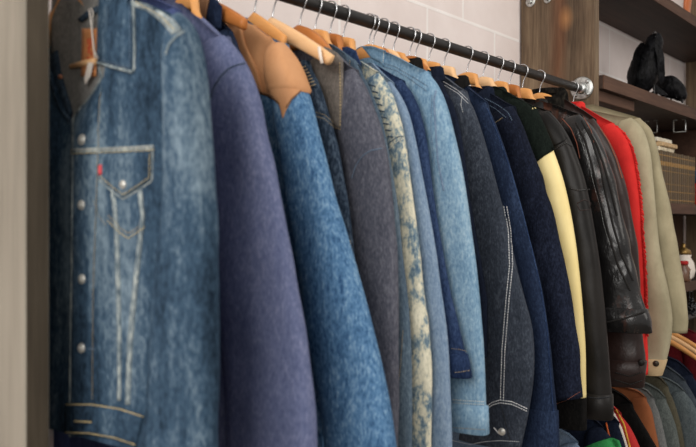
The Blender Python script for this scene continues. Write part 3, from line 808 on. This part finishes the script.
cf=g.cuff(g.zbot+.058,g.zbot,'light10')
g.seam([(453,399),(465,400),(484,401)],'stitch',w=.0018,dash=.004,parent=cf); g.seam([(453,402),(465,403),(484,404)],'stitch',w=.0014,dash=.004,parent=cf); g.seam([(453,427),(468,428),(485,429)],'stitch_tan',w=.0014,dash=.004,parent=cf)
g=jk(10.4,'black jacket whose collar shows just above the light blue trucker',1.579,[(386,52),(398,57)],[(402,62),(425,95),(440,140),(450,200),(460,300),(466,380)],'rib',-.2,'wooden hanger left of the black collar','hanger',name='work_jacket',a=.05,a_top=.03,b=.02,collar='rib')
hanger(1.50,'wooden hanger just beyond the light blue collar','hanger_dark',(G[10].tx,G[10].tz),L=.12)
hanger(1.5385,'empty wooden hanger left of the black collar','hanger_pale',(G[10].tx,G[10].tz),L=.12)
hanger(1.645,'amber wooden hanger right of the black collar','hanger_dark',(G[10.4].tx,G[10.4].tz),L=.15,slope=.35)
g=jk(10.7,'navy jacket whose collar shows between two amber hangers',1.67,[(424,66),(434,72)],[(438,78),(455,110),(465,160),(475,250),(485,350)],'navy',-.3,'wooden hanger above the light trucker shoulder','hanger',name='work_jacket',a=.05,a_top=.03,b=.02,collar='navy')
g=jk(11,'charcoal denim jacket with white double stitching and buttoned cuff',1.73,[(427,70),(436,71),(448,78),(458,86)],
   [(464,93),(473,111),(482,135),(490,160),(498,190),(506,220),(514,255),(523,290),(531,320),(534,350),(533,380),(528,410),(521,443)],'char',-.42,
   'wooden hanger above the charcoal double stitched jacket','hanger',a=.078,a_top=.045,b=.027,amp=.006,collar=False,dy=-.016)
for dx in (0,3.0):
    g.seam([(430+dx*.2,76+dx),(445,82+dx),(458,90+dx),(468,100+dx)],'stitch_white',w=.0014,dash=.005,gap=.3)
    g.seam([(504+dx,206),(508+dx,230),(509.5+dx,265),(506+dx,300),(502+dx,350),(500.5+dx,400)],'stitch_white',w=.0019,dash=.006,gap=.35)
    g.seam([(484,408+dx*.9),(492,402+dx*.9),(500,399.5+dx*.9),(512,401+dx*.9),(527,408+dx*.9)],'stitch_white',w=.002,dash=.006,gap=.25)
g.seam([(462,96),(461,104),(463,112)],'stitch_white',w=.0014,dash=.005); g.seam([(453,440),(470,444),(485,441),(500,440),(519,441)],'stitch_white',w=.0016,dash=.005)
g.seam([(500,402),(504,415),(510,440)],'stitch_dark',w=.002,dash=0,name='cuff_slit')
g.button(502,431,.0085,'button',h=.005); g.seam([(494,427),(499,433)],'stitch_white',w=.003,dash=0,name='buttonhole')
g=jk(12,'indigo denim jacket with faded edge beyond the charcoal jacket',1.80,[(448,74),(458,78),(470,88),(480,96)],
   [(486,104),(495,124),(505,150),(514,180),(521,205),(530,240),(538,270),(544,300),(550,340),(554,380),(557,410),(558,447),(558,480)],'indigo12',-.5,
   'wooden hanger above the black knitted collar','hanger_pale',a=.062,a_top=.04,b=.024,collar='rib',ck=dict(rx=.05,leaf=.03))
g.seam([(487,108),(500,140),(511,172),(520,204),(532,250),(541,290),(547,330),(550,370),(554,420)],'royal9',w=.003,dash=0,name='side_seam')
g.cuff(g.zbot+.17,g.zbot,'indigo12',out=.003)
g=jk(13,'dark raw indigo denim jacket with creased sleeve before the varsity jacket',1.915,[(466,85),(480,87),(495,95),(506,102)],
   [(513,108),(522,126),(532,150),(541,175),(549,200),(557,230),(566,265),(573,300),(578,340),(581,370),(582,398)],'indigo13',-.45,
   'wooden hanger between the navy and green collars','hanger',a=.078,a_top=.045,b=.03,amp=.006,collar='navy',crease=9,cut=.012,dy=-.016)
g.seam([(485,98),(497,104),(508,112),(512,120)],'stitch_dim',w=.0022,dash=.005); g.seam([(482,101),(495,108),(506,117)],'stitch_dim',w=.0018,dash=.005)
g.seam([(474,108),(484,118),(492,122)],'brownleather',w=.003,dash=0,name='pocket_edge'); g.seam([(493,124),(503,117)],'stitch_tan',w=.0022,dash=.004)
g.seam([(554,404),(566,400),(580,391)],'rust',w=.0016,dash=.004)
g=jk(14,'dark green varsity jacket with cream leather sleeve and black cuffs',2.0,[(484,87),(497,86),(512,94),(526,102)],
   [(536,109),(545,129),(553,150),(560,170),(567,195),(573,225),(578,260),(582,300),(585,340),(586,375),(586,396)],'varsity',-.42,
   'wooden hanger above the dark green collar','hanger_pale',name='varsity_jacket',a=.06,a_top=.04,b=.026,amp=.004,collar='varsity',sleeve_mat='cream',ck=dict(rx=.05,leaf=.03))
g.overlay([(505,100),(515,98),(527,103),(537,110),(545,128),(553.5,149)],[(515,175),(526,170),(534,164),(540,159),(545,155),(552,151)],'varsity','shoulder_panel',h=.008,n=24,m=16,label='dark green shoulder of the jacket')
def rcuff(g,z0,z1,mat): return g.cuff(z0,z1,mat,out=.001)
cf=g.cuff(g.zbot+.005,g.zbot-.075,'rib',out=.001)
g=jk(15,'smooth black leather jacket with straight sleeve and seamed cuff',2.085,[(497,97),(512,98),(530,104),(542,108)],
   [(549,112),(560,124),(570,141),(578,160),(586,185),(592,215),(598,250),(603,290),(607,330),(610,370),(612,395),(612,416)],'black15',-.42,
   'wooden hanger above the black collars near the flange','hanger',name='leather_jacket',a=.062,a_top=.045,b=.028,amp=.005,collar='varsityblack',dy=-.016)
g.overlay([(498,100),(515,99),(535,106),(549,114),(560,126),(566,136)],[(515,150),(530,148),(545,148),(555,146),(561,143),(567,138)],'varsityblack','shoulder_panel',h=.003,n=20,m=12)
g.seam([(543,152),(555,149),(566,142),(572,146)],'black16',w=.004,dash=0,name='armhole_seam')
g.seam([(570,188),(578,190),(590,189)],'black16',w=.004,dash=0,name='sleeve_strap'); g.seam([(577,203),(584,199),(591,202),(590,209),(580,210),(577,204)],'brown17',w=.0022,dash=0,name='sleeve_strap')
cf=g.cuff(g.zbot+.065,g.zbot,'black15',out=.003)
g.seam([(585,396),(598,398),(611,396)],'stitch_dark',w=.0025,dash=0,parent=cf,name='cuff_seam')
hanger(2.155,'amber wooden hanger left of the furry black collar','hanger_dark',(G[15].tx,G[15].tz),L=.15,slope=.4)
g=jk(16,'creased black leather biker jacket with ridged seams and zip cuff',2.235,[(515,97),(535,99),(555,104),(572,111)],
   [(580,116),(592,128),(602,146),(611,167),(617,190),(623,215),(630,245),(637,275),(644,300),(649,317),(650,327)],'black16',-.42,
   'round wooden hanger beside the furry black collar','hanger',name='leather_jacket',a=.078,a_top=.05,b=.034,amp=.008,crease=12,collar='varsityblack',hk=dict(H=.022,slope=.3),dy=-.022)
g.cuff(g.zbot+.055,g.zbot-.01,'black16',out=.005)
for s in ([(576,122),(585,140),(592,165),(600,200),(609,235),(618,265),(630,290)],[(582,120),(592,140),(600,165),(606,195),(613,225),(622,255),(633,280)],[(588,128),(597,145),(604,165),(611,190),(617,215)]):
    g.seam(s,'black15',w=.006,dash=0,name='ridge_seam')
g.seam([(579,135),(588,160),(594,185),(600,205),(604,225),(610,245)],'zinc',w=.0018,dash=.004,name='zip')
g.seam([(562,118),(571,128),(577,143),(580,158)],'rust',w=.0022,dash=0,name='worn_edge'); g.seam([(583,116),(591,130),(594,142)],'rust',w=.002,dash=0,name='worn_edge')
g.seam([(606,322),(625,318),(645,311)],'black15',w=.005,dash=0,name='cuff_seam')
g=jk(17,'dark brown leather jacket with furry black collar and strapped cuff',2.35,[(536,97),(550,96),(566,99),(584,110)],
   [(594,120),(604,134),(613,150),(620,168),(627,190),(632,215),(637,245),(640,275),(641,305),(643,335),(645,358),(643,384)],'brown17',-.42,
   'wooden hanger hidden in the furry black collar','hanger',name='leather_jacket',a=.075,a_top=.05,b=.034,amp=.007,crease=8,collar='fur',ck=dict(rx=.07,leaf=.06,rise=.035),dy=-.02)
cf=g.cuff(g.zbot+.075,g.zbot,'brown17',out=.004)
g.seam([(615,372),(630,376),(643,371)],'black15',w=.003,dash=0,parent=cf,name='cuff_seam'); g.seam([(614,379),(630,384),(642,380)],'black15',w=.003,dash=0,parent=cf,name='cuff_seam')
g.button(641.5,362,.009,'black15',h=.006,parent=cf,name='snap')
g.seam([(600,128),(608,140),(616,158),(622,178)],'rust',w=.004,dash=0,name='worn_edge')
g=jk(18,'red suede jacket with fringed sleeve showing beside the beige coat',2.455,[(568,101),(585,107),(602,117)],
   [(613,124),(624,133),(632,148),(637,170),(641,200),(643,235),(645,270),(646,305),(647,335),(648,352),(648,372)],'red18',-.42,
   None,name='suede_jacket',a=.06,a_top=.045,b=.024,amp=.003,collar='red18',ck=dict(rx=.08,leaf=.05))
mb=MB()
for k in range(90):
    z=lerp(g.ztop-.01,g.zbot+.12,k/89); x,y,_=g.spt(-.15,z); l=.006+.004*random.random(); dz=-.006-.008*random.random()
    mb.tube([(x-.004,y,z),(x+l*.5,y-.002,z+dz*.3),(x+l,y-.003+random.uniform(-.004,.004),z+dz)],[.0036,.0032,.0018],5)
mb.build('fringe','red18',g.sleeve)
g=jk(19,'beige suede coat with buttoned tapering cuff by the upright',2.53,[(592,110),(606,113),(620,116)],
   [(632,119),(642,128),(649,146),(653,175),(656,210),(659,240),(663,265),(668,290),(672,318),(669,345),(662,373)],'suede',-.42,
   None,name='suede_coat',a=.062,a_top=.045,b=.028,amp=.005,collar='suede',crease=5,dy=-.01)
g.cuff(g.zbot+.05,g.zbot,'suedecuff',out=.002); g.button(656,363,.009,'darkbutton',h=.005)
g=jk(20,'khaki beige suede coat last on the upper rail',2.602,[(594,104),(604,107),(618,111),(632,115)],
   [(640,119),(651,130),(658,150),(663,175),(669,200),(675,230),(680,260),(685,290),(688,315),(687,331)],'suede2',-.42,
   'wooden hanger hooked beside the rail flange','hanger_pale',name='suede_coat',a=.058,a_top=.05,b=.03,amp=.007,collar='suede2',crease=6,hk=dict(H=.022,slope=.3,L=.15),dy=-.012)
g.seam([(655,212),(657,240),(661,262),(666,285),(670,315)],'stitch_dark',w=.003,dash=0,name='fold_shade')  # dark cord drawn in as the shade of the fold between the coats

# ------------------------------------------------------------ lower rail garments
LG='garments on the lower rail'
def low(key,label,Y,top,sil,mat,name='jacket',cat='jacket',collar=None,**kw):
    kw.setdefault('a',.06); kw.setdefault('a_top',.045); kw.setdefault('b',.024)
    g=Garment(name,label,cat,Y,top,sil,mat,.45,seed=key*5.1,group=None,neckz=EYE-.50,**kw); G[key]=g
    if collar is not False: g.collar(collar or mat,zn=EYE-.515,rx=.055)
    hanger(Y,('wooden hanger inside the '+label.split(' on ')[0].split(' with ')[0].split(' beneath')[0].split(' low')[0]),'hanger',(g.tx,g.tz),railz=LZ,drop=.08,L=.12,H=.012,group='wooden hangers on the lower rail')
    return g
low(31,'pale blue shirt low under the indigo sleeve',2.09,[(545,424),(556,427),(570,434)],[(577,439),(585,452),(592,475),(598,520)],'light8',name='shirt',collar='tag')
g=low(32,'navy and green sports top low under the black leather cuff',2.29,[(566,408),(580,411),(593,416)],[(602,424),(611,434),(618,446),(626,470),(632,520)],'navy',name='sports_top')
M['green']=fabric('bright_green_jersey',(34,140,66),(56,176,88),fleck=.2)
g.overlay([(583,447),(598,441),(612,437),(619,440)],[(583,470),(600,466),(616,460),(627,462)],'green','green_panel',h=.003,n=12,m=6,label='bright green lower panel')
g=low(33,'grey and blue top with orange edge low beside the black leather cuff',2.40,[(590,412),(602,412),(612,414)],[(618,420),(622,432),(626,447),(630,500)],'navy',name='sports_top',collar='light8')
M['orange']=plain('orange_trim',(236,110,50),.7); M['redj']=fabric('red_jersey',(196,30,34),(232,56,50),fleck=.2); M['yellow']=plain('yellow_trim',(238,176,60),.7)
g.seam([(606,422),(609,435),(612,447)],'orange',w=.006,dash=0,name='piping')
g=low(34,'red track top with white and yellow stripes low in front of the black jacket',2.52,[(596,398),(606,401),(614,406)],[(620,411),(630,424),(638,440),(646,462),(652,520)],'redj',name='track_top',cat='top')
g.seam([(612,412),(620,428),(626,447)],'tag',w=.014,dash=0,name='stripe'); g.seam([(616,409),(624,424),(630,447)],'yellow',w=.005,dash=0,name='stripe')
low(35,'black jacket on the lower rail between red top and brown suede',2.76,[(604,385),(614,389),(624,395)],[(631,401),(641,418),(650,433),(660,452),(668,500)],'rib')
M['rustsuede']=leather('rust_brown_suede',(112,62,36),(150,90,56),rough=.9)
low(36,'rust brown suede jacket on the lower rail',2.84,[(618,384),(628,387),(638,390)],[(645,395),(651,407),(655,425),(659,445),(664,500)],'rustsuede',name='suede_jacket')
M['greyw']=fabric('grey_wool',(92,94,94),(134,136,134),fleck=.4); M['greygreen']=fabric('grey_green_wool',(70,78,76),(112,120,116),fleck=.5)
M['olive']=fabric('olive_wool',(66,62,48),(98,92,72),fleck=.4); M['bluegrey']=fabric('blue_grey_wool',(66,78,84),(112,122,124),fleck=.4)
M['slate']=fabric('slate_wool',(50,58,68),(84,94,104),fleck=.4)
low(37,'mid grey jacket on the lower rail behind the rust suede',2.91,[(630,380),(640,386),(648,390)],[(653,396),(659,410),(664,430),(668,450),(672,500)],'greyw')
low(38,'grey green jacket on the lower rail with notched lapel',2.98,[(640,380),(650,384),(660,390)],[(665,396),(671,410),(676,425),(680,447),(684,500)],'greygreen')
low(39,'olive brown jacket on the lower rail',3.06,[(644,371),(652,373),(661,377)],[(667,384),(674,400),(680,420),(685,447),(688,500)],'olive')
low(40,'blue grey jacket with pale brown edge on the lower rail',3.14,[(660,376),(668,378),(678,384)],[(684,389),(692,399),(699,415),(704,447),(708,500)],'bluegrey')
low(41,'slate grey jacket on the lower rail below the beige cuff',3.22,[(660,363),(668,366),(678,373)],[(685,379),(693,392),(702,410),(708,447),(712,500)],'slate')
low(42,'dark navy jacket on the lower rail below the bare hangers',3.31,[(668,356),(678,360),(686,367)],[(692,373),(700,386),(706,400),(712,447),(714,500)],'navy')
for k,(Y,m_) in enumerate(((3.40,'hanger'),(3.47,'hanger_pale'),(3.54,'hanger'))):
    hanger(Y,('bare wooden hanger on the lower rail, nearest the beige cuff','bare pale wooden hanger on the lower rail, middle of three','bare wooden hanger on the lower rail, farthest of three')[k],m_,None,railz=LZ+.045,drop=.062,L=.21,slope=.32,H=.013,group='bare wooden hangers on the lower rail')
M['darkred']=fabric('dark_red_cloth',(90,14,22),(140,30,38),fleck=.3)
g=low(43,'dark red jacket on the lower rail beyond the bare hangers',3.72,[(672,322),(684,326)],[(696,332),(704,346),(710,370),(714,447)],'darkred',collar=False)

# ------------------------------------------------------------ books, papers, small things
SH3=EYE+.082; y=3.42
BC=[(92,70,36),(104,80,40),(86,66,34),(98,74,38)]
def book_mat(i,c):
    m,nt,b=newmat('brown_book_cloth_%d'%i); co=nd(nt,'ShaderNodeTexCoord').outputs['Object']
    sp=nd(nt,'ShaderNodeSeparateXYZ'); nt.links.new(co,sp.inputs[0])
    r=nd(nt,'ShaderNodeValToRGB'); r.color_ramp.interpolation='CONSTANT'; e=r.color_ramp.elements
    stops=[(0,0),(.06,1),(.08,0),(.22,1),(.235,0),(.36,1),(.37,0),(.60,1),(.61,0),(.70,1),(.78,0),(.88,1),(.90,0)]
    while len(e)<len(stops): e.new(.5)
    for el,(p,v) in zip(e,stops): el.position=p; el.color=(v,v,v,1)
    nt.links.new(math_n(nt,'DIVIDE',sp.outputs[2],.22),r.inputs[0])
    k=math_n(nt,'MULTIPLY',r.outputs[0],math_n(nt,'GREATER_THAN',sp.outputs[0],-.004))
    k=math_n(nt,'MULTIPLY',k,noise_n(nt,co,150,(1,1,1),2,.5,i*3.))
    mx=nd(nt,'ShaderNodeMix',data_type='RGBA'); nt.links.new(k,mx.inputs[0]); mx.inputs[6].default_value=lin(c); mx.inputs[7].default_value=lin((176,132,62))
    nt.links.new(mx.outputs[2],b.inputs['Base Color']); b.inputs['Roughness'].default_value=.45; return m
for i,c in enumerate(BC): M['book%d'%i]=book_mat(i,tuple(v*.85 for v in c))
M['gilt']=plain('gilt',(206,166,84),.4,.4); M['page']=plain('book_pages',(214,198,164),.8)
def book(y0,w,h,k,mark):
    d=.165; xf=-1.088; yc=y0+w/2
    t=root('bound_book','brown cloth bound book with gilt bands standing in the row under the bird shelf','book',(xf,yc,SH3),'matching bound books on the shelf')
    mb=MB(); mb.box((xf-d,y0,SH3),(xf-.004,y0+.0025,SH3+h)); mb.box((xf-d,y0+w-.0025,SH3),(xf-.004,y0+w,SH3+h))
    rows=[]
    for q in range(9):
        a=math.pi*q/8-math.pi/2
        rows.append([(xf-.005+.006*math.cos(a),yc+(w/2)*math.sin(a),SH3),(xf-.005+.006*math.cos(a),yc+(w/2)*math.sin(a),SH3+h)])
    mb.grid(rows); mb.build('cover','book%d'%k,t)
    mb=MB(); mb.box((xf-d+.004,y0+.003,SH3+.004),(xf-.007,y0+w-.003,SH3+h-.005)); mb.build('pages','page',t,smooth=False)
for i in range(17):
    w=.027+.004*((i*7)%3)/2; book(y,w,.212+.0015*((i*5)%3),i%4,i); y+=w+.0012
yend=y
for k,(c,y0,y1,dx) in enumerate((((226,214,188),3.46,3.66,0),((206,176,134),3.47,3.67,.01),((232,222,204),3.455,3.64,-.004))):
    M['pap%d'%k]=plain('paper_%d'%k,c,.8); z0=SH3+.2165+k*.0185
    mb=MB(); mb.box((-1.25,y0,z0),(-1.10+dx,y1,z0+.017),.002)
    for q in range(3): mb.box((-1.10+dx,y0+.004,z0+.003+q*.005),(-1.0985+dx,y1-.004,z0+.005+q*.005))
    tagobj(mb.build('booklet','pap%d'%k,smooth=False,origin=(-1.17,y0,z0)),('cream booklet lying lowest on top of the bound books','tan booklet lying in the middle of the pile on the bound books','white booklet lying topmost on the bound books')[k],'booklet','booklets lying on the bound books')
# tin
mb=MB(); t=root('printed_tin','red tin with blue and white top band right of the bound books','tin',(-1.065,3.985,SH3))
M['tinred']=plain('tin_red',(204,34,38),.35); M['tinblue']=plain('tin_blue',(66,96,130),.35)
mb.lathe((-1.085,4.0,SH3),[(.036,0),(.037,.003),(.037,.095),(.036,.1)],28); mb.build('body','tinred',t)
mb=MB(); mb.lathe((-1.085,4.0,SH3+.1),[(.0372,0),(.0372,.055),(.034,.062),(.01,.063)],28); mb.build('lid','tinblue',t)
mb=MB()
for q in range(12):
    a=math.radians(-100+q*7); 
    mb.box((-1.085+.0372*math.cos(a)-.001,4.0+.0372*math.sin(a)-.003,SH3+.045+.012*math.sin(q)),(-1.085+.0372*math.cos(a)+.001,4.0+.0372*math.sin(a)+.003,SH3+.07+.008*math.cos(q*2)))
mb.build('white_mark','tag',t,smooth=False)
# ornaments on low shelf
SH4=EYE-.25
t=root('ceramic_jug','small white ceramic jug with brass lid on the low shelf','jug',(-1.12,3.86,SH4))
mb=MB(); mb.lathe((-1.12,3.86,SH4),[(.03,0),(.042,.012),(.05,.04),(.044,.075),(.03,.1),(.034,.112)],24); mb.build('body','tag',t)
M['brass']=plain('brass',(150,120,70),.35,.8)
mb=MB(); mb.lathe((-1.12,3.86,SH4+.112),[(.035,0),(.03,.018),(.014,.03),(.008,.034),(.011,.044),(.004,.05)],20); mb.build('lid','brass',t)
mb=MB(); mb.tube([(-1.12,3.90,SH4+.03),(-1.12,3.935,SH4+.045),(-1.12,3.94,SH4+.075),(-1.12,3.905,SH4+.09)],.006,8); mb.build('handle','redj',t,label='red handle')
t=root('glass_jar','small brown glass jar with white paper label on the low shelf','jar',(-1.08,3.72,SH4))
M['brownglass']=plain('brown_glazed',(110,78,60),.25)
mb=MB(); mb.lathe((-1.085,3.73,SH4),[(.03,0),(.034,.01),(.034,.05),(.022,.066),(.02,.074)],22); mb.build('body','brownglass',t)
mb=MB(); mb.box((-1.052,3.715,SH4+.015),(-1.0495,3.735,SH4+.05),.0005); mb.build('paper_label','tag',t,smooth=False)
mb=MB(); mb.lathe((-1.085,3.73,SH4+.074),[(.023,0),(.023,.012),(.02,.015)],20); mb.build('cap','redj',t)
t=root('beaded_purse','shiny black beaded purse hanging below the low shelf','purse',(-1.04,3.62,EYE-.33))
mb=MB()
for i in range(60):
    a=random.uniform(0,6.28); rr=random.uniform(.2,1); z=EYE-.36+.03*math.sin(a)*rr+random.uniform(-.008,.008); yy=3.74+.045*math.cos(a)*rr
    mb.lathe((-1.05+random.uniform(-.012,.012),yy,z-.006),[(.001,0),(.005,.002),(.007,.006),(.005,.01),(.001,.012)],8)
M['jet']=plain('jet_beads',(20,20,24),.12); mb.build('beads','jet',t)
mb=MB(); mb.tube([(-1.05,3.71,EYE-.35),(-1.055,3.72,EYE-.292),(-1.055,3.76,EYE-.292),(-1.05,3.77,EYE-.35)],.002,6); mb.build('handle','jet',t)

# things on the upper shelf
SH1=EYE+.885
def leafshape(name,label,cat,Y,x,mat,h,w):
    mb=MB(); rows=[]
    for j in range(15):
        v=j/14; ww=w*math.sin(math.pi*min(1,.18+v*.82))**.8*(1-.3*v)+.001; cx=x+.03*v*v; row=[]
        for k in range(12):
            a=2*math.pi*k/12; row.append((cx+ww*.35*math.cos(a),Y+ww*math.sin(a)+.055*v*v,SH1+h*v))
        rows.append(row[::-1])
    mb.grid(rows,True); mb.F.append(tuple(range(12))[::-1]); tagobj(mb.build(name,mat,origin=(x,Y,SH1)),label,cat)
M['horn']=wood('orange_varnish',(140,70,34),(178,94,52),(198,120,74),'z',.3,.8)
leafshape('carved_horn','orange brown varnished horn standing on the upper shelf','ornament',3.70,-1.06,'horn',.22,.042)
t=root('picture_frame','small gilt framed picture leaning on the upper shelf','picture',(-1.06,3.98,SH1))
mb=MB(); y0,y1,z0,z1=3.90,4.08,SH1,SH1+.13
for a,b in (((-1.075,y0,z0),(-1.06,y1,z0+.014)),((-1.075,y0,z1-.014),(-1.06,y1,z1)),((-1.075,y0,z0+.014),(-1.06,y0+.014,z1-.014)),((-1.075,y1-.014,z0+.014),(-1.06,y1,z1-.014))): mb.box(a,b,.002)
mb.build('frame','gilt',t,smooth=False); mb=MB(); mb.box((-1.073,y0+.012,z0+.012),(-1.066,y1-.012,z1-.012)); mb.build('picture','tinred',t,smooth=False)

# ------------------------------------------------------------ two black birds
SH2=EYE+.49
def bird(label,x,Y,spine,wing,legs,beak,eye,tail):
    """spine: list of (dx,dy,dz,rx) from tail/belly to beak base"""
    t=root('black_bird',label,'bird',(x,Y,SH2))
    mb=MB(); pts=[Vector((x+a,Y+b,SH2+c)) for a,b,c,_ in spine]; rr=[s[3]*1.0 for s in spine]
    # smooth resample
    n=36; L=[i/(len(pts)-1) for i in range(len(pts))]; PP=[];RR=[]
    for i in range(n+1):
        q=i/n; PP.append(Vector([smooth_interp(L,[p[k] for p in pts],q) for k in range(3)])); RR.append(max(.002,smooth_interp(L,rr,q)))
    mb.tube(PP,RR,22)
    for i,v in enumerate(mb.V):
        V=Vector(v); c=noise.noise(V*45)*.003+noise.noise(V*110)*.0022; k=min(n,i//22); d=(V-PP[k]); 
        if d.length>1e-5: mb.V[i]=tuple(V+d.normalized()*c)
    body=mb.build('body','raven',t)
    for wpts,wr_,nrm in wing:
        mb=MB(); W=[Vector((x+a,Y+b,SH2+c)) for a,b,c in wpts]; nr=Vector(nrm).normalized()
        # long overlapping feathers
        for f in range(9):
            s=f/8; p0=W[0].lerp(W[1],s*.8); p1=W[1].lerp(W[2],s) ; tt=(p1-p0); sd=tt.cross(nr).normalized()*wr_
            off=nr*(.002+.0016*(8-f)/2)
            cen=[p0+tt*q+off+nr*.006*math.sin(math.pi*q) for q in (0,.25,.5,.75,.92,1.0)]; ww=[.5,.95,1,.85,.5,.08]
            rows=[[c-sd*w,c+nr*.0018,c+sd*w] for c,w in zip(cen,ww)]
            mb.grid(rows); mb.grid([[p-nr*.0015 for p in r[::-1]] for r in rows])
        mb.build('wing','raven',t)
    mb=MB(); B=[Vector((x+a,Y+b,SH2+c)) for a,b,c in beak]; mb.tube(B,[.0085,.007,.0045,.001],10); mb.build('beak','beak',t)
    for e in eye:
        mb=MB(); mb.lathe((x+e[0],Y+e[1],SH2+e[2]-.003),[(.0005,0),(.0026,.0015),(.003,.003),(.0026,.0045),(.0005,.006)],10); mb.build('eye','jet',t)
    for lg in legs:
        mb=MB(); q=[Vector((x+a,Y+b,SH2+c)) for a,b,c in lg]; mb.tube(q,[.006,.0035,.003][:len(q)] if len(q)==3 else .003,8)
        f=q[-1]
        for a in (-35,0,35,180):
            r=math.radians(a-60); l=.026 if a!=180 else .016
            mb.tube([f,(f.x+l*.6*math.cos(r),f.y+l*.6*math.sin(r),SH2+.006),(f.x+l*math.cos(r),f.y+l*math.sin(r),SH2+.002)],[.003,.0026,.001],6)
        mb.build('leg','beak',t)
    mb=MB()
    for f in range(7):
        s=(f-3)/3; a=Vector((x+tail[0][0],Y+tail[0][1],SH2+tail[0][2])); b=Vector((x+tail[1][0],Y+tail[1][1],SH2+tail[1][2]))
        sd=Vector((.6,.8,0)); b2=b+sd*s*.018; a2=a+sd*s*.008; w=(b2-a2)
        rows=[[a2+w*q-sd*.006*k,a2+w*q+Vector((0,-.002,.001)),a2+w*q+sd*.006*k] for q,k in ((0,.7),(.5,1),(.9,.9),(1,.2))]; mb.grid(rows)
    mb.build('tail','raven',t)
    return t
# upright bird, head up at the right, wings folded
bird('large upright black raven with folded wings on the bird shelf',-1.10,3.335,
  [(-.040,-.03,.020,.012),(-.032,-.022,.048,.044),(-.020,-.014,.090,.060),(-.008,-.004,.135,.058),(.004,.004,.175,.047),(.014,.010,.208,.036),(.020,.012,.234,.031),(.026,.008,.252,.018),(.029,.004,.260,.006)],
  [([(-.004,-.046,.215),(-.030,-.066,.13),(-.044,-.062,.03)],.017,(-.35,-1,0)),([(.036,-.026,.205),(.056,-.018,.12),(.050,-.010,.05)],.014,(.7,-.8,0))],
  [[(-.03,-.03,.03),(-.03,-.04,.02),(-.03,-.045,.006)],[(.022,-.016,.05),(.03,-.03,.03),(.034,-.035,.006)]],
  [(.024,.0,.252),(.028,-.016,.256),(.030,-.030,.254),(.031,-.040,.248)],[(.030,-.017,.240),(.002,-.016,.240)],
  [(.01,.02,.06),(.055,.01,.012)])
# stooping bird
bird('smaller stooping black raven with lowered head right of the upright one',-1.095,3.58,
  [(-.06,.0,.080,.012),(-.045,.0,.085,.032),(-.02,.0,.084,.044),(.005,.0,.076,.046),(.028,.0,.06,.038),(.044,.0,.04,.028),(.05,-.002,.026,.02),(.052,-.004,.018,.008)],
  [([(.02,-.04,.10),(-.01,-.045,.08),(-.06,-.04,.035)],.011,(0,-1,.3)),([(.02,.045,.10),(-.01,.045,.08),(-.06,.03,.035)],.011,(0,1,.3))],
  [[(-.01,-.02,.05),(-.01,-.03,.03),(-.008,-.032,.006)],[(.0,.02,.05),(.0,.02,.03),(.002,.02,.006)]],
  [(.05,-.008,.024),(.056,-.016,.014),(.06,-.028,.007),(.062,-.038,.004)],[(.055,-.021,.032),(.035,-.024,.03)],
  [(-.055,0,.07),(-.10,-.01,.03)])
# loose pebbles and debris along the shelf edge
for k in range(26):
    yy=3.14+k*.022+random.uniform(-.008,.008); xx=-1.048+random.uniform(-.022,.004); r=random.uniform(.003,.0065)
    mb=MB(); mb.lathe((0,0,0),[(r*.3,0),(r,r*.35),(r*.95,r*.8),(r*.4,r*1.2)],9)
    V=[(xx+v[0]*random.uniform(.9,1.2),yy+v[1]*1.3,SH2+v[2]) for v in mb.V]
    tagobj(mesh('pebble',V,mb.F,'pebble',origin=(xx,yy,SH2)),'small grey pebble on the shelf edge at the ravens\' feet','pebble','pebbles along the bird shelf edge')

# ------------------------------------------------------------ light, world, camera
w=bpy.data.worlds.new('room_light'); bpy.context.scene.world=w; w.use_nodes=True
bg=w.node_tree.nodes['Background']; bg.inputs[0].default_value=(1,.965,.93,1); bg.inputs[1].default_value=.62
def area(name,loc,target,size,power,col):
    l=bpy.data.lights.new(name,'AREA'); l.shape='RECTANGLE'; l.size,l.size_y=size; l.energy=power; l.color=col
    o=bpy.data.objects.new(name,l); C.objects.link(o); o.location=loc
    o.rotation_euler=(Vector(target)-Vector(loc)).to_track_quat('-Z','Y').to_euler(); return o
area('window_light',(-.2,-2.2,2.7),(-1.0,1.8,1.5),(2.4,1.8),101,(1,.97,.93))
area('ceiling_light',(1.4,1.9,3.1),(-1.0,2.2,1.4),(1.6,2.2),38,(1,.95,.88))
cam=bpy.data.cameras.new('camera'); co=bpy.data.objects.new('camera',cam); C.objects.link(co)
co.location=(0,0,EYE); co.rotation_euler=(math.radians(90),0,TH)
cam.sensor_width=36; cam.lens=FP/696*36; cam.clip_start=.05
cam.dof.use_dof=True; cam.dof.focus_distance=2.35; cam.dof.aperture_fstop=4.5
bpy.context.scene.camera=co
s=bpy.context.scene; s.view_settings.view_transform='Standard'; s.view_settings.look='None'; s.view_settings.exposure=0
